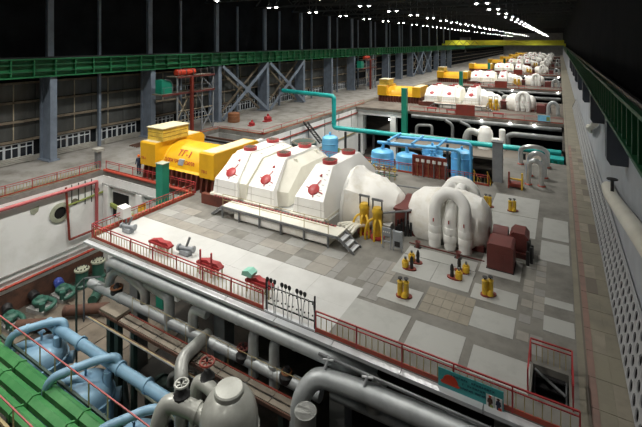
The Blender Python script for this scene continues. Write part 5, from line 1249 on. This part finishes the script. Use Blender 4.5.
MB().box(-23.95, -23.05, 69.4, 70.2, PITZ, 4.1).build('shaft', 'teal_post', t); MB().box(-24.0, -23.0, 69.35, 70.25, 4.1, 4.17).build('cap', 'teal_post', t)
far_reg(t, 'tall square green duct post at the front of the {o} turbine row', 'green duct posts', 4)
t = thing('red_board', 'plain dark red board on the front railing of the second turbine row', 'board', (-13.5, Y2 + 0.1, 0))
MB().box(-15.0, -12.0, Y2 + 0.02, Y2 + 0.10, 0.05, 1.85).build('sheet', 'rack_red', t)
for x in (-14.9, -12.1): MB().bar((x, Y2 + 0.13, 0), (x, Y2 + 0.13, 1.85), 0.06).build('batten', 'rust', t)
far_reg(t, 'plain dark red board on the front railing of the {o} turbine row', 'red boards', 5)
t = thing('blue_poster', 'light blue poster on the front railing of the second turbine row', 'poster', (-2.0, Y2 + 0.1, 0))
MB().box(-2.85, -1.2, Y2 + 0.04, Y2 + 0.12, 0.2, 1.1).build('sheet', 'poster_blue', t)
MB().box(-1.7, -1.25, Y2 + 0.03, Y2 + 0.04, 0.3, 0.9).build('printed_patch', 'moss_green', t)
for x in (-2.8, -1.25): MB().box(x, x + 0.05, Y2 + 0.08, Y2 + 0.11, 0, 0.2).build('strap', 'mid_metal', t)
for i, (x0, y0) in enumerate(((-20.5, 73.0), (-17.0, 72.5), (-9.5, 72.8))):
    t = thing('red_bench', 'low red stand on the front deck strip of the second row, %s from the left' % WORDS[i], 'stand', (x0 + 0.8, y0, 0))
    MB().box(x0, x0 + 1.7, y0, y0 + 0.4, 0.45, 0.62).build('top', 'red_paint', t)
    for k in (0.1, 1.5): MB().box(x0 + k, x0 + k + 0.1, y0 + 0.05, y0 + 0.35, 0, 0.45).build('leg', 'rack_red', t)
    far_reg(t, 'low red stand %s from the left on the deck of the {o} turbine row' % WORDS[i], 'red stands on far decks', 4)
t = thing('pipe_arch', 'silver pipe arch at the right end of the second turbine row', 'pipe', (-0.6, 79, 0))
MB().tube([(-1.6, 79, 0), (-1.6, 79, 1.6), (-0.9, 79, 2.3), (-0.2, 79, 1.6), (-0.2, 79, 0)], 0.3, 12, bend=0.7).build('arch_pipe', 'silver_pipe', t)
far_reg(t, 'silver pipe arch at the right end of the {o} turbine row', 'far pipe arches', 5)
wl_me = (MB().sphere((0, 0, 0), 0.16, 10, 6).mesh('bulb', 'lamp_glow'), MB().lathe([(0.2, 0.0), (0.12, 0.2), (0.05, 0.25)], (0, 0, 0.05), 'z', 10).mesh('shade', 'lamp_shell'))
for i, (x, y, z) in enumerate(((-10.9, 70.4, -0.35), (-6.7, 70.4, -0.35), (-3.3, 70.4, -0.35), (-7.2, 60.3, -1.3), (-26.6, 70.5, -1.7), (-10.7, 118.4, -0.35), (-0.3, 118.4, -0.35), (-0.3, 170.4, -0.35), (-11.0, 170.4, -0.35))):
    t = thing('work_lamp', 'small lit work lamp %s' % ('under the front edge of the second row, left', 'under the front edge of the second row, middle', 'under the front edge of the second row, right', 'hung above the teal pipe near the silver arches', 'in the dark space below the second generator', 'under the middle of the third row', 'at the right end of the third row', 'at the right end of the fourth row', 'under the middle of the fourth row')[i], 'lamp', (x, y, z), 'small work lamps under the decks')
    for nm, me in zip(('bulb', 'shade'), wl_me): inst(nm, me, t, (x, y, z))
    ld = bpy.data.lights.new('work_lamp_light', 'POINT'); ld.energy = 6; ld.shadow_soft_size = 0.16
    lo = bpy.data.objects.new('work_lamp_light', ld); COL.objects.link(lo); lo.parent = t; lo.location = (0, -0.25, -0.25)

# ---- overhead crane far down the hall
cr = thing('overhead_crane', 'yellow overhead crane bridge spanning the hall far away', 'crane', (-21.5, 190, 10.7))
for y in (188.5, 191.5): MB().box(-44.4, 1.6, y - 0.5, y + 0.5, 10.9, 13.0).build('bridge_girder', 'crane_yellow', cr)
for x in (-45.2, 1.9): MB().box(x - 0.25, x + 0.25, 186.5, 193.5, 10.76 if x < 0 else 10.56, 11.6).build('end_truck', 'crane_yellow', cr)
MB().box(-38, -34, 188.2, 191.8, 13.0, 14.3).build('trolley', 'dark_metal', cr)
for k in range(8): MB().bar((-43 + 1.6 * k, 187.95, 11.0 + 1.8 * (k % 2)), (-41.4 + 1.6 * k, 187.95, 12.8 - 1.8 * (k % 2)), 0.15).build('lattice_bar', 'dark_metal', cr)
MB().bar((-36, 190, 13), (-36, 190, 8.5), 0.2).build('hoist_rope', 'dark_metal', cr)
MB().sphere((-36, 190, 8.2), 0.45, 10, 6).build('hook_block', 'dark_metal', cr)

# ================================================================== COPIES DOWN THE HALL
for o in list(COL.objects):
    if o.parent is not None: KIDS.setdefault(o.parent.name, []).append(o)
for u in range(1, 8):
    for root, lab, grp, last in UNIT:
        if u > last: continue
        c = copy_tree(root, None, ('lettering', 'nameplate'))
        c.location.y += OFF[u]; c['label'] = lab.format(o=ORD[u])
    if u >= 2:
        for root, lab, grp, last in FAR:
            if u > last: continue
            c = copy_tree(root, None)
            c.location.y += OFF[u] - OFF[1]; c['label'] = lab.format(o=ORD[u])
